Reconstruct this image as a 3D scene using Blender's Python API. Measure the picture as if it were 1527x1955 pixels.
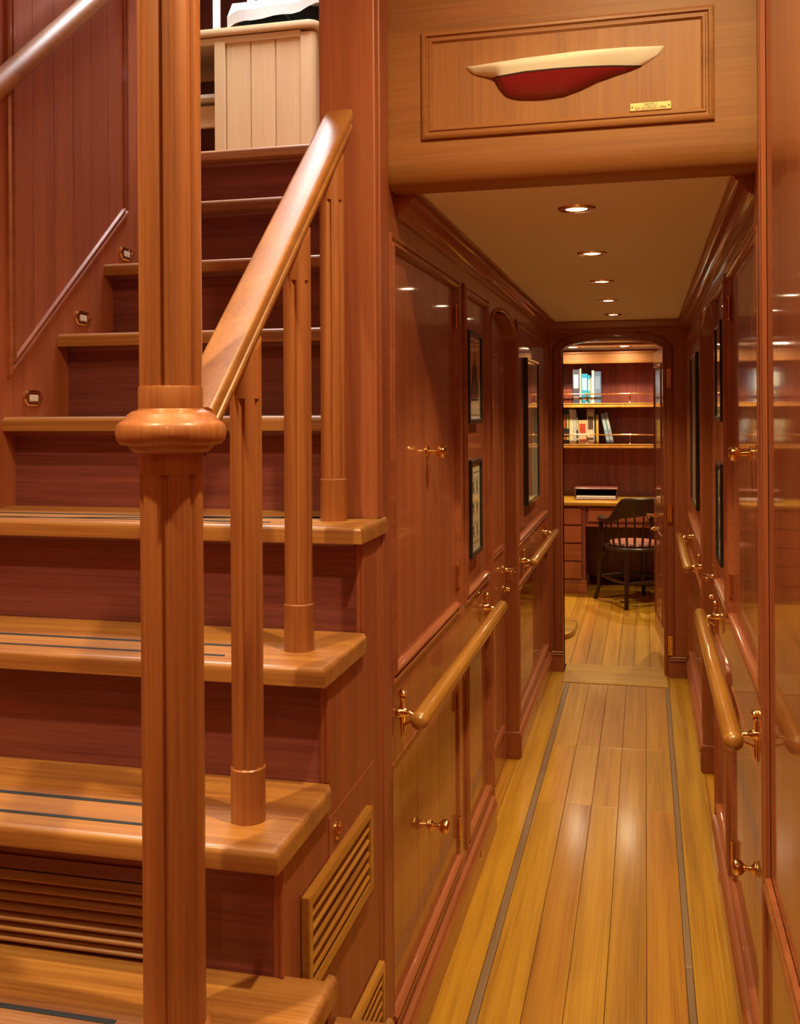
import bpy, bmesh, math, random
from mathutils import Vector, Matrix
random.seed(7)
for o in list(bpy.data.objects): bpy.data.objects.remove(o, do_unlink=True)
SC = bpy.context.scene
COL = SC.collection

# ------------------------------------------------------------------ camera
YAW, ROLL = math.atan(468.5 / 1925.0), 0.0065
cd = bpy.data.cameras.new('camera'); cam = bpy.data.objects.new('camera', cd); COL.objects.link(cam)
cd.sensor_fit = 'VERTICAL'; cd.sensor_height = 36.0; cd.sensor_width = 36.0 * 1527 / 1955
cd.lens = 36.0 * 1925 / 1955; cd.shift_y = -(977.5 - 781.0) / 1955; cd.clip_start = 0.05
fw = Vector((-math.sin(YAW), math.cos(YAW), 0)); rt = Vector((math.cos(YAW), math.sin(YAW), 0)); up = Vector((0, 0, 1))
ix = rt * math.cos(ROLL) - up * math.sin(ROLL); iu = rt * math.sin(ROLL) + up * math.cos(ROLL)
m3 = Matrix((ix, iu, -fw)).transposed()
cam.matrix_world = Matrix.Translation((0, 0, 1.55)) @ m3.to_4x4()
SC.camera = cam

# ------------------------------------------------------------------ view, world, large lights
SC.view_settings.view_transform = 'Standard'; SC.view_settings.look = 'None'
SC.view_settings.exposure = 1.1; SC.view_settings.gamma = 1.0
SC.view_settings.use_curve_mapping = False
SC.cycles.max_bounces = 8; SC.cycles.diffuse_bounces = 5; SC.cycles.glossy_bounces = 4; SC.cycles.transmission_bounces = 4; SC.cycles.transparent_max_bounces = 8
wd = bpy.data.worlds.new('world'); SC.world = wd; wd.use_nodes = True
wd.node_tree.nodes['Background'].inputs[0].default_value = (0.9, 0.95, 1.0, 1)
wd.node_tree.nodes['Background'].inputs[1].default_value = 0.0

WARM = (1.0, 0.80, 0.40)
def area(name, loc, size, energy, color, rot=(0, 0, 0), sy=None):
    l = bpy.data.lights.new(name, 'AREA'); l.energy = energy; l.color = color
    l.shape = 'RECTANGLE'; l.size = size; l.size_y = sy or size
    o = bpy.data.objects.new(name, l); o.location = loc; o.rotation_euler = rot; COL.objects.link(o); return o
def spot(name, loc, energy, color, angle=110, blend=0.7, radius=0.03, parent=None, rot=(0, 0, 0)):
    l = bpy.data.lights.new(name, 'SPOT'); l.energy = energy; l.color = color
    l.spot_size = math.radians(angle); l.spot_blend = blend; l.shadow_soft_size = radius
    o = bpy.data.objects.new(name, l); o.location = loc; o.rotation_euler = rot; COL.objects.link(o)
    if parent: o.parent = parent
    return o
# daylight falling through the deckhouse skylight above the stair head
area('skylight_daylight', (-1.25, 3.20, 4.36), 0.9, 46, (0.93, 0.96, 1.0), sy=0.8)
CORRIDOR_W, FOYER_W, STUDY_W = 24.0, 66.0, 32.0

# ------------------------------------------------------------------ materials
def nt(mat):
    mat.use_nodes = True; n = mat.node_tree; n.nodes.clear()
    out = n.nodes.new('ShaderNodeOutputMaterial'); b = n.nodes.new('ShaderNodeBsdfPrincipled')
    n.links.new(b.outputs[0], out.inputs[0]); return n, b
def plain(name, col, rough=0.5, metal=0.0, coat=0.0, emit=None, es=0.0, bump=0.0, bscale=60):
    m = bpy.data.materials.new(name); n, b = nt(m)
    b.inputs['Base Color'].default_value = (*col, 1); b.inputs['Roughness'].default_value = rough
    b.inputs['Metallic'].default_value = metal; b.inputs['Coat Weight'].default_value = coat
    if emit: b.inputs['Emission Color'].default_value = (*emit, 1); b.inputs['Emission Strength'].default_value = es
    if bump:
        tc = n.nodes.new('ShaderNodeTexCoord'); nz = n.nodes.new('ShaderNodeTexNoise'); nz.inputs['Scale'].default_value = bscale
        bp = n.nodes.new('ShaderNodeBump'); bp.inputs['Strength'].default_value = bump; bp.inputs['Distance'].default_value = 0.002
        n.links.new(tc.outputs['Object'], nz.inputs['Vector']); n.links.new(nz.outputs['Fac'], bp.inputs['Height'])
        n.links.new(bp.outputs[0], b.inputs['Normal'])
    return m
def wood(name, dark, mid, light, axis='Z', rough=0.35, coat=0.6, crough=0.07, across=16.0, along=0.7, vary=0.25, streak=0.55, hue=0.0, bump=0.05):
    m = bpy.data.materials.new(name); n, b = nt(m); L = n.links.new
    tc = n.nodes.new('ShaderNodeTexCoord'); oi = n.nodes.new('ShaderNodeObjectInfo')
    mul = n.nodes.new('ShaderNodeMath'); mul.operation = 'MULTIPLY'; mul.inputs[1].default_value = 37.0
    L(oi.outputs['Random'], mul.inputs[0])
    add = n.nodes.new('ShaderNodeVectorMath'); add.operation = 'ADD'
    L(tc.outputs['Object'], add.inputs[0]); L(mul.outputs[0], add.inputs[1])
    def mapped(ac, al):
        mp = n.nodes.new('ShaderNodeMapping'); s = [ac] * 3; s['XYZ'.index(axis)] = al
        mp.inputs['Scale'].default_value = s; L(add.outputs[0], mp.inputs['Vector']); return mp
    n1 = n.nodes.new('ShaderNodeTexNoise'); n1.inputs['Scale'].default_value = 1.0; n1.inputs['Detail'].default_value = 3; n1.inputs['Roughness'].default_value = 0.62; n1.inputs['Distortion'].default_value = 0.4
    L(mapped(across, along).outputs[0], n1.inputs['Vector'])
    n2 = n.nodes.new('ShaderNodeTexNoise'); n2.inputs['Scale'].default_value = 1.0; n2.inputs['Detail'].default_value = 1.5
    L(mapped(across * 11, along * 5).outputs[0], n2.inputs['Vector'])
    mx = n.nodes.new('ShaderNodeMix'); mx.data_type = 'FLOAT'; mx.inputs[0].default_value = 0.36
    L(n1.outputs['Fac'], mx.inputs[2]); L(n2.outputs['Fac'], mx.inputs[3])
    cr = n.nodes.new('ShaderNodeValToRGB'); e = cr.color_ramp.elements
    e[0].position = 0.5 - 0.32 * streak; e[0].color = (*dark, 1); e[1].position = 0.5 + 0.32 * streak; e[1].color = (*light, 1)
    k = cr.color_ramp.elements.new(0.5); k.color = (*mid, 1)
    L(mx.outputs[0], cr.inputs[0])
    hs = n.nodes.new('ShaderNodeHueSaturation')
    mr = n.nodes.new('ShaderNodeMapRange'); mr.inputs['To Min'].default_value = 1 - vary; mr.inputs['To Max'].default_value = 1 + vary
    L(oi.outputs['Random'], mr.inputs['Value']); L(mr.outputs[0], hs.inputs['Value']); L(cr.outputs[0], hs.inputs['Color'])
    if hue:
        h1 = n.nodes.new('ShaderNodeMath'); h1.operation = 'MULTIPLY'; h1.inputs[1].default_value = 7.31; L(oi.outputs['Random'], h1.inputs[0])
        h2 = n.nodes.new('ShaderNodeMath'); h2.operation = 'FRACT'; L(h1.outputs[0], h2.inputs[0])
        h3 = n.nodes.new('ShaderNodeMapRange'); h3.inputs['To Min'].default_value = 0.5 - hue; h3.inputs['To Max'].default_value = 0.5; L(h2.outputs[0], h3.inputs['Value']); L(h3.outputs[0], hs.inputs['Hue'])
    L(hs.outputs[0], b.inputs['Base Color'])
    b.inputs['Roughness'].default_value = rough; b.inputs['Coat Weight'].default_value = coat; b.inputs['Coat Roughness'].default_value = crough
    if bump > 0.1:
        bp = n.nodes.new('ShaderNodeBump'); bp.inputs['Strength'].default_value = bump; bp.inputs['Distance'].default_value = 0.001
        L(n2.outputs['Fac'], bp.inputs['Height']); L(bp.outputs[0], b.inputs['Normal'])
    return m
TK = ((0.20, 0.047, 0.018), (0.34, 0.091, 0.034), (0.44, 0.137, 0.051))
HD = ((0.21, 0.070, 0.014), (0.33, 0.122, 0.024), (0.42, 0.175, 0.042))  # more golden teak copy; the header's stronger light is put into the colour
RD = ((0.12, 0.025, 0.022), (0.20, 0.047, 0.040), (0.27, 0.070, 0.052))
FL = ((0.28, 0.110, 0.006), (0.45, 0.218, 0.011), (0.55, 0.295, 0.020))
PL = ((0.60, 0.40, 0.21), (0.70, 0.50, 0.28), (0.76, 0.57, 0.34))  # teak lightened so its colour makes up for part of the daylight
W = {
 'wallZ': wood('varnished_teak_vertical', *TK, axis='Z', vary=0.06, bump=0.16, coat=0.65, crough=0.05, rough=0.4, streak=0.9),
 'wallY': wood('varnished_teak_lengthwise', *TK, axis='Y', vary=0.06, coat=0.65, crough=0.05, rough=0.4, streak=0.9),
 'wallX': wood('varnished_teak_athwart', *TK, axis='X', vary=0.06, coat=0.7, crough=0.08, rough=0.4, streak=0.9),
 'boardZ': wood('teak_boards_vertical', *TK, axis='Z', vary=0.10, bump=0.16, coat=0.65, crough=0.05, rough=0.4, streak=0.9),
 'riser': wood('shaded_red_teak_riser', *RD, axis='X', vary=0.08, coat=0.25, crough=0.15, across=20, along=0.9, rough=0.45),  # darker, redder teak copy with the stair-side shade put into the colour
 'redZ': wood('red_teak_vertical', *RD, axis='Z', vary=0.08, coat=0.4, crough=0.12),
 'tread': wood('satin_teak_tread', (0.23, 0.075, 0.020), (0.38, 0.150, 0.034), (0.48, 0.22, 0.058), axis='X', vary=0.05, coat=0.4, crough=0.25, rough=0.45),
 'post': wood('varnished_teak_post', (0.21, 0.060, 0.017), (0.345, 0.110, 0.030), (0.44, 0.165, 0.048), axis='Z', vary=0.04, coat=0.45, crough=0.14, rough=0.45, streak=0.7),
 'railY': wood('varnished_teak_rail', *HD, axis='Y', vary=0.05, coat=0.30, crough=0.32, rough=0.5, streak=0.7),
 'brightY': wood('honey_teak_rail', (0.24, 0.085, 0.012), (0.40, 0.165, 0.024), (0.50, 0.225, 0.040), axis='Y', vary=0.05, coat=0.9, crough=0.07),
 'floorY': wood('oiled_teak_plank', *FL, axis='Y', vary=0.13, coat=0.35, crough=0.15, rough=0.42, across=22, along=0.5, streak=0.6, hue=0.014),
 'floorX': wood('oiled_teak_sill', *FL, axis='X', vary=0.05, coat=0.5, crough=0.24, rough=0.42),
 'inlay': wood('grey_brown_inlay', (0.17, 0.095, 0.055), (0.24, 0.14, 0.085), (0.29, 0.18, 0.11), axis='Y', vary=0.05, coat=0.4, crough=0.25),
 'daylitZ': wood('daylit_pale_teak_vertical', *PL, axis='Z', vary=0.04, coat=0.4, crough=0.15, streak=0.9),
 'daylitX': wood('daylit_pale_teak_athwart', *PL, axis='X', vary=0.04, coat=0.4, crough=0.15),
 'satinZ': wood('satin_teak_vertical', *TK, axis='Z', vary=0.05, coat=0.25, crough=0.32, rough=0.5, streak=0.9),
 'headX': wood('satin_teak_header_athwart', *HD, axis='X', vary=0.03, coat=0.25, crough=0.4, rough=0.55, streak=0.9),
 'headZ': wood('satin_teak_header_panel', *HD, axis='Z', vary=0.03, coat=0.25, crough=0.4, rough=0.55, streak=0.9),
 'chair': wood('dark_walnut', (0.008, 0.003, 0.003), (0.018, 0.006, 0.005), (0.035, 0.011, 0.008), axis='Z', vary=0.05, coat=0.35, crough=0.12),
}
M = {
 'brass': plain('polished_brass', (0.86, 0.55, 0.24), 0.14, 1.0),
 'plate': plain('engraved_brass', (0.85, 0.66, 0.30), 0.32, 0.9),
 'black': plain('black_gap', (0.006, 0.004, 0.004), 0.8),
 'ink': plain('dark_ink', (0.05, 0.03, 0.02), 0.7),
 'rubber': plain('black_non_slip_strip', (0.02, 0.021, 0.024), 0.6),
 'linen': plain('linen_headliner', (0.93, 0.91, 0.86), 0.9),
 'cream': plain('cream_enamel', (0.93, 0.90, 0.76), 0.3, coat=0.5),
 'red': plain('oxblood_enamel', (0.25, 0.012, 0.018), 0.35, coat=0.5),
 'white': plain('white_paint', (0.80, 0.79, 0.76), 0.5),
 'lens': plain('lit_lamp_lens', (1, 0.9, 0.7), 0.4, emit=(1.0, 0.86, 0.60), es=14),
 'studylens': plain('bright_lamp_lens', (1, 0.9, 0.7), 0.4, emit=(1.0, 0.84, 0.56), es=120),
 'steplens': plain('frosted_step_lens', (0.75, 0.66, 0.55), 0.4),
 'frame': plain('slate_black_frame', (0.018, 0.022, 0.024), 0.28, coat=0.4),
 'paper': plain('cream_print_paper', (0.66, 0.56, 0.38), 0.7),
 'sepia': plain('sepia_print_paper', (0.50, 0.26, 0.10), 0.7),
 'tan': plain('red_tan_print_paper', (0.42, 0.13, 0.05), 0.7),
 'greypaper': plain('grey_green_print', (0.40, 0.38, 0.28), 0.7),
 'cushion': plain('dull_red_leather', (0.30, 0.09, 0.06), 0.5),
 'cloth': plain('white_cloth', (0.62, 0.61, 0.60), 0.8, bump=0.3, bscale=30),
 'navy': plain('black_navy_fabric', (0.010, 0.013, 0.018), 0.9),
 'greyblue': plain('grey_blue_fabric', (0.20, 0.23, 0.30), 0.7),
}
gl = bpy.data.materials.new('picture_glass'); n_, b_ = nt(gl)
tr = n_.nodes.new('ShaderNodeBsdfTransparent'); gs = n_.nodes.new('ShaderNodeBsdfGlossy'); gs.inputs['Roughness'].default_value = 0.02
lw = n_.nodes.new('ShaderNodeLayerWeight'); lw.inputs[0].default_value = 0.5; pw = n_.nodes.new('ShaderNodeMath'); pw.operation = 'POWER'; pw.inputs[1].default_value = 6.0
fr = n_.nodes.new('ShaderNodeMath'); fr.operation = 'MULTIPLY_ADD'; fr.inputs[1].default_value = 0.55; fr.inputs[2].default_value = 0.02; n_.links.new(lw.outputs['Facing'], pw.inputs[0]); n_.links.new(pw.outputs[0], fr.inputs[0]); ms = n_.nodes.new('ShaderNodeMixShader')
n_.links.new(fr.outputs[0], ms.inputs[0]); n_.links.new(tr.outputs[0], ms.inputs[1]); n_.links.new(gs.outputs[0], ms.inputs[2])
n_.links.new(ms.outputs[0], [x for x in n_.nodes if x.type == 'OUTPUT_MATERIAL'][0].inputs[0]); n_.nodes.remove(b_)
M['glass'] = gl

# ------------------------------------------------------------------ mesh helpers
def B(): return bmesh.new()
def box(bm, x0, x1, y0, y1, z0, z1, bev=0.0, seg=2):
    t = bmesh.new()
    bmesh.ops.create_cube(t, size=1.0)
    for v in t.verts: v.co = Vector(((x0 + x1) / 2 + v.co.x * (x1 - x0), (y0 + y1) / 2 + v.co.y * (y1 - y0), (z0 + z1) / 2 + v.co.z * (z1 - z0)))
    if bev: bmesh.ops.bevel(t, geom=list(t.edges), offset=bev, segments=seg, affect='EDGES', profile=0.5)
    merge(bm, t); return bm
def merge(bm, t, mat=None):
    vs = [bm.verts.new(mat @ v.co if mat else v.co) for v in t.verts]
    t.verts.index_update()
    for f in t.faces: bm.faces.new([vs[v.index] for v in f.verts])
    t.free()
def loft(bm, loops, closed=True, cap=False, ring=False):
    rows = [[bm.verts.new(Vector(p)) for p in lp] for lp in loops]
    n = len(rows[0]); R = len(rows)
    for i in range(R if ring else R - 1):
        a, b = rows[i], rows[(i + 1) % R]
        for j in range(n if closed else n - 1):
            try: bm.faces.new((a[j], a[(j + 1) % n], b[(j + 1) % n], b[j]))
            except ValueError: pass
    if cap: bm.faces.new(rows[0]); bm.faces.new(rows[-1][::-1])
    return bm
def prism(bm, pts, f0, f1, bev=0.0, seg=2):
    """pts 2-D outline; f0/f1 map a 2-D point to the two end planes"""
    t = bmesh.new(); loft(t, [[f0(*p) for p in pts], [f1(*p) for p in pts]], cap=True)
    if bev: bmesh.ops.bevel(t, geom=list(t.edges), offset=bev, segments=seg, affect='EDGES', profile=0.5)
    merge(bm, t); return bm
def lathe(bm, prof, c=(0, 0, 0), axis='Z', n=24, rot=None):
    c = Vector(c); loops = []
    for r, h in prof:
        r = max(r, 1e-4); lp = []
        for k in range(n):
            a = 2 * math.pi * k / n; u, v = r * math.cos(a), r * math.sin(a)
            p = Vector((u, v, h)) if axis == 'Z' else (Vector((u, h, v)) if axis == 'Y' else Vector((h, u, v)))
            if rot: p = rot @ p
            lp.append(c + p)
        loops.append(lp)
    return loft(bm, loops, cap=True)
def tube(bm, pts, rad, n=10, flat=1.0):
    pts = [Vector(p) for p in pts]; rr = rad if isinstance(rad, (list, tuple)) else [rad] * len(pts); loops = []
    for i, p in enumerate(pts):
        d = (pts[min(i + 1, len(pts) - 1)] - pts[max(i - 1, 0)]).normalized()
        ref = Vector((0, 0, 1)) if abs(d.z) < 0.9 else Vector((0, 1, 0))
        u = d.cross(ref).normalized(); v = u.cross(d).normalized()
        loops.append([p + (u * math.cos(2 * math.pi * k / n) + v * math.sin(2 * math.pi * k / n) * flat) * rr[i] for k in range(n)])
    return loft(bm, loops, cap=True)
def sweep(bm, prof, p0, p1, u, v, k0=0.0, k1=0.0):
    """extrude prof [(a,b)] from p0 to p1; k shifts the end along the path by k*a (mitres)"""
    p0, p1, u, v = Vector(p0), Vector(p1), Vector(u), Vector(v); d = (p1 - p0).normalized()
    return loft(bm, [[p0 + u * a + v * b + d * (k0 * a) for a, b in prof], [p1 + u * a + v * b + d * (k1 * a) for a, b in prof]], cap=True)
def empty(name, loc=(0, 0, 0), rz=0.0, parent=None):
    o = bpy.data.objects.new(name, None); o.location = loc; o.rotation_euler = (0, 0, rz); o.empty_display_size = 0.1
    COL.objects.link(o)
    if parent: o.parent = parent
    return o
def obj(name, bm, mat, parent=None, smooth=False, label=None):
    bmesh.ops.remove_doubles(bm, verts=bm.verts, dist=1e-6)
    bmesh.ops.recalc_face_normals(bm, faces=bm.faces)
    me = bpy.data.meshes.new(name); bm.to_mesh(me); bm.free()
    me.materials.append(mat)
    if smooth:
        for p in me.polygons: p.use_smooth = True
        me.set_sharp_from_angle(angle=math.radians(38))
    o = bpy.data.objects.new(name, me); COL.objects.link(o)
    if parent: o.parent = parent
    if label: o['label'] = label
    return o
def tag(o, label, cat, group=None):
    o['label'] = label; o['category'] = cat
    if group: o['group'] = group
    return o
def struct(o, label=None):
    o['kind'] = 'structure'
    if label: o['label'] = label
    return o
def instance(src, parent, name=None):
    c = src.copy(); COL.objects.link(c); c.parent = parent
    return c
def text_mesh(name, s, size, loc, mat, parent, rot):
    cu = bpy.data.curves.new(name, 'FONT'); cu.body = s; cu.size = size; cu.align_x = 'CENTER'; cu.align_y = 'CENTER'; cu.extrude = 0.0003
    t = bpy.data.objects.new(name, cu); COL.objects.link(t)
    dg = bpy.context.evaluated_depsgraph_get(); me = bpy.data.meshes.new_from_object(t.evaluated_get(dg))
    bpy.data.objects.remove(t, do_unlink=True)
    me.materials.clear(); me.materials.append(mat)
    o = bpy.data.objects.new(name, me); COL.objects.link(o); o.location = loc; o.rotation_euler = rot; o.parent = parent
    return o

XL, XR = -0.56, 0.237          # corridor wall faces
CEIL, YP, YE = 2.055, 2.19, 6.0  # corridor headliner, portal, end bulkhead
BOLECTION = [(-0.016, 0.0), (-0.016, 0.005), (-0.012, 0.009), (-0.006, 0.009), (-0.002, 0.003), (0.002, 0.003), (0.005, 0.011), (0.011, 0.012), (0.016, 0.007), (0.018, -0.006)]

def rect_loop(a0, a1, b0, b1, d): return [(a0 + d, b0 + d), (a1 - d, b0 + d), (a1 - d, b1 - d), (a0 + d, b1 - d)]
def arch_loop(a0, a1, b0, bs, bt, d, n=18):
    """door outline: jambs up to bs, rounded shoulders, crown at bt; inset d"""
    a0 += d; a1 -= d; bt -= d; c = (a0 + a1) / 2; hw = (a1 - a0) / 2; pts = [(a0, b0), (a0, bs)]
    for k in range(1, n):
        t = math.pi * (1 - k / n); s = math.sin(t)
        pts.append((c + hw * math.cos(t), bs + (bt - bs) * s ** 0.9))
    return pts + [(a1, bs), (a1, b0)]
def frame_mould(bm, F, loopf, prof):
    return loft(bm, [[F(a, b, h) for a, b in loopf(d)] for d, h in prof])

# ------------------------------------------------------------------ floor
fl = empty('floor'); struct(fl, 'narrow corridor floor of golden teak planks with two dark inlaid lines')
obj('caulk_bed', box(B(), -0.56, 0.237, -1.2, 6.0, -0.06, -0.004), M['black'], fl)
xs = [(-0.558, -0.4485, 'floorY'), (-0.4485, -0.4245, 'inlay'), (-0.4245, -0.3170, 'floorY'), (-0.3170, -0.2135, 'floorY'), (-0.2135, -0.1120, 'floorY'),
      (-0.1120, -0.0065, 'floorY'), (-0.0065, 0.0975, 'floorY'), (0.0975, 0.1175, 'inlay'), (0.1175, 0.235, 'floorY')]
for (a, b, mt) in xs:
    cuts = [-1.2, 3.99, 4.69, 5.75] if -0.43 < a < 0.05 else [-1.2, 5.998]
    if mt == 'inlay': cuts = [-1.2, 2.9, 4.3, 5.75]
    for y0, y1 in zip(cuts[:-1], cuts[1:]):
        obj('inlay_strip' if mt == 'inlay' else 'plank', box(B(), a + 0.0007, b - 0.0007, y0 + 0.0006, y1 - 0.0006, -0.02, 0.0, 0.0008, 1), W[mt], fl)
for k in range(9): obj('plank', box(B(), -1.524 + k * 0.107, -1.5225 + (k + 1) * 0.107, -1.2, 0.775, -0.02, 0.0, 0.0008, 1), W['floorY'], fl)
th = obj('threshold', box(B(), -0.474, 0.117, 5.752, 6.17, -0.02, 0.006, 0.005), W['floorX'], fl)
for x0, x1 in ((-0.66, -0.5585), (0.2355, 0.34)): obj('door_sill', box(B(), x0, x1, 3.70, 4.47, -0.02, 0.0), W['floorY'], fl)

# ------------------------------------------------------------------ corridor side walls
BRASS = M['brass']
def knob(parent, F, y, z):
    bm = B(); n = (F(0, 0, 1) - F(0, 0, 0)).x
    prof = [(0.0165, 0.0), (0.0165, 0.003), (0.010, 0.006), (0.0065, 0.010), (0.006, 0.022), (0.010, 0.026), (0.0165, 0.032), (0.0185, 0.040), (0.0165, 0.047), (0.010, 0.051), (0.001, 0.052)]
    lathe(bm, [(r, h * n) for r, h in prof], F(y, z, -0.004), 'X', 20)
    obj('knob', bm, BRASS, parent, True, 'polished brass knob')
def hinge(parent, F, y, z):
    bm = B(); c = F(y, z, 0.004)
    lathe(bm, [(0.0045, -0.03), (0.0045, 0.03)], c, 'Z', 10)
    for k in (-0.031, 0.031): lathe(bm, [(0.005, k - 0.003), (0.006, k), (0.005, k + 0.003)], c, 'Z', 10)
    obj('hinge', bm, BRASS, parent, True)
def boards(parent, F, y0, y1, z0, z1, n, h, mat, name='board'):
    g = 0.0008; w = (y1 - y0) / n
    for k in range(n):
        t = B(); a, b = y0 + k * w + g, y0 + (k + 1) * w - g
        loft(t, [[F(a, z0, h - 0.012), F(b, z0, h - 0.012), F(b, z1, h - 0.012), F(a, z1, h - 0.012)],
                 [F(a, z0, h - 0.001), F(b, z0, h - 0.001), F(b, z1, h - 0.001), F(a, z1, h - 0.001)],
                 [F(a + 0.001, z0, h), F(b - 0.001, z0, h), F(b - 0.001, z1, h), F(a + 0.001, z1, h)]], cap=True)
        obj(name, t, mat, parent)

UP0, UP1, LO0, LO1 = 0.945, 1.932, 0.172, 0.745
A = (2.205, 3.035); Bp = (3.155, 3.640); D = (3.72, 4.462); Cp = (4.492, 5.868)
def make_wall(side):
    left = side == 'left'; xw = XL if left else XR; n = 1.0 if left else -1.0
    F = lambda y, z, h: Vector((xw + n * h, y, z))
    root = empty('wall_' + side)
    struct(root, ('port' if left else 'starboard') + ' corridor wall of varnished teak panels and mouldings')
    def slab(name, y0, y1, z0, z1, h0, h1, mat, bev=0.0):
        t = B(); a, b = F(y0, z0, h0), F(y1, z1, h1)
        box(t, min(a.x, b.x), max(a.x, b.x), y0, y1, z0, z1, bev, 1); return obj(name, t, mat, root)
    for y0, y1 in ((YP, D[0]), (D[1], YE)): slab('backing', y0, y1, -0.02, 2.1, -0.05, -0.018, W['wallZ'])
    # stiles and rails proud of the backing
    for y0, y1 in ((A[1], Bp[0]), (Bp[1], D[0]), (D[1], Cp[0]), (Cp[1], YE)): slab('stile', y0, y1, 0.0, 2.06, -0.02, 0.0, W['wallZ'])
    for (y0, y1) in (A, Bp, Cp):
        y0_ = YP if y0 == A[0] else y0
        for z0, z1 in ((0.0, LO0), (LO1, UP0), (UP1, 2.06)): slab('rail', y0_, y1, z0, z1, -0.02, 0.0, W['wallZ'])
    # panels and mouldings
    for (y0, y1) in (Bp, Cp):
        for z0, z1 in ((LO0, LO1), (UP0, UP1)):
            p = slab('panel', y0, y1, z0, z1, -0.02, -0.006, W['wallZ'])
            obj('moulding', frame_mould(B(), F, lambda d, a=(y0, y1, z0, z1): rect_loop(*a, d), BOLECTION), W['wallY'], root, True)
    # baseboards
    base = [(0.0, 0.0), (0.018, 0.0), (0.018, 0.082), (0.022, 0.086), (0.022, 0.094), (0.014, 0.100), (0.012, 0.106), (0.015, 0.110), (0.012, 0.116), (0.0, 0.118)]
    bb = []
    for y0, y1 in ((YP - 1.6 if not left else YP, D[0] - 0.004), (D[1] + 0.004, YE - 0.03)):
        t = B(); sweep(t, base, (xw, y0, 0), (xw, y1, 0), (n, 0, 0), (0, 0, 1), 0, -0.9 if y1 < 4 else 0.0)
        obj('base_rail', t, W['wallY'], root, True)
    # doorway: arched spandrel, jamb linings, casing bead
    t = B(); ar = arch_loop(D[0], D[1], 0.0, 1.845, 1.938, 0.0)[1:-1]
    out = [(D[0], 2.06)] + ar + [(D[1], 2.06)]
    prism(t, out, lambda a, b: F(a, b, 0.0), lambda a, b: F(a, b, -0.12))
    obj('spandrel', t, W['wallZ'], root)
    t = B(); loft(t, [[F(a, b, 0.0) for a, b in arch_loop(D[0], D[1], 0.0, 1.845, 1.938, 0.0)], [F(a, b, -0.075) for a, b in arch_loop(D[0], D[1], 0.0, 1.845, 1.938, 0.0)],
                     [F(a, b, -0.075) for a, b in arch_loop(D[0], D[1], 0.0, 1.845, 1.938, 0.012)], [F(a, b, 0.0) for a, b in arch_loop(D[0], D[1], 0.0, 1.845, 1.938, 0.006)]], closed=False)
    obj('jamb', t, W['wallZ'], root, True)
    bead = [(-0.017, 0.0), (-0.016, 0.006), (-0.011, 0.010), (-0.005, 0.009), (0.0, 0.004), (0.002, 0.0)]
    t = B(); loft(t, [[F(a, b, h) for a, b in arch_loop(D[0], D[1], 0.118, 1.845, 1.938, d)] for d, h in bead], closed=False)
    obj('casing', t, W['wallZ'], root, True)
    # dark plinth block at the far jamb foot
    t = B(); a = F(D[1], 0, 0.014); b = F(D[1], 0, -0.07)
    box(t, min(a.x, b.x), max(a.x, b.x), D[1] - 0.016, D[1] + 0.004, 0.0, 0.118, 0.002, 1); obj('plinth', t, W['wallZ'], root)
    t = B(); a = F(0, 0, -0.09); b = F(0, 0, -0.12); box(t, min(a.x, b.x), max(a.x, b.x), D[0] - 0.02, D[1] + 0.02, -0.02, 2.1); obj('leak_block_back', t, W['wallZ'], root)  # unseen back panel added to block light leaks at the doorway
    for q in (D[0], D[1]):
        t = B(); a = F(0, 0, -0.018); b = F(0, 0, -0.10); box(t, min(a.x, b.x), max(a.x, b.x), q - 0.012 if q == D[0] else q, q if q == D[0] else q + 0.012, -0.02, 2.06); obj('leak_block_side', t, W['wallZ'], root)  # unseen side panels, also added against light leaking around the door
    # crown
    cr = [(0.0, -0.062), (0.006, -0.060), (0.008, -0.052), (0.014, -0.049), (0.020, -0.047), (0.030, -0.036), (0.036, -0.024), (0.040, -0.020), (0.046, -0.018), (0.050, -0.010), (0.055, -0.009), (0.055, 0.004), (0.0, 0.004)]
    t = B(); sweep(t, cr, (xw, YP + 0.08, CEIL), (xw, YE, CEIL), (n, 0, 0), (0, 0, 1), 0.0, -1.0); obj('crown', t, W['wallY'], root, True)
    return root, F
wl, FLt = make_wall('left')
wr, FRt = make_wall('right')

def closet(num, F, z0, z1, ky, kz, root_label, hz):
    d = struct(empty('door_%d' % num), root_label)
    boards(d, F, A[0] + 0.004, A[1] - 0.004, z0 + 0.004, z1 - 0.004, 3, -0.005, W['boardZ'])
    low = z1 < 0.9
    prof = BOLECTION if not low else [(-0.002, 0.0), (-0.002, 0.002), (0.0, 0.002), (0.003, -0.006)]
    obj('moulding', frame_mould(B(), F, lambda q: rect_loop(A[0], A[1], z0, z1, q), prof), W['wallY'], d, True)
    if low:  # only the foot of the lower door carries a bolection moulding
        t = B(); n = 1 if F is FLt else -1
        sweep(t, [(h, -dd) for dd, h in BOLECTION][::-1] + [(-0.006, 0.014)], F(A[0] - 0.012, z0, 0), F(A[1] + 0.012, z0, 0), (n, 0, 0), (0, 0, -1))
        obj('foot_moulding', t, W['wallY'], d, True)
    knob(d, F, ky, kz)
    for h in hz: hinge(d, F, A[1] - 0.02, h)
closet(1, FLt, UP0, UP1, 2.62, 1.437, 'upper port locker door with brass knob and three vertical boards', (1.83, 1.04))
closet(2, FLt, LO0, LO1, 2.63, 0.440, 'lower port locker door with brass knob below the handrail', (0.665, 0.28))
closet(3, FRt, UP0, UP1, 2.50, 1.440, 'upper starboard locker door with brass knob', (1.83, 1.04))
closet(4, FRt, LO0, LO1, 2.46, 0.480, 'lower starboard locker door with brass knob below the handrail', (0.665, 0.28))

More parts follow.
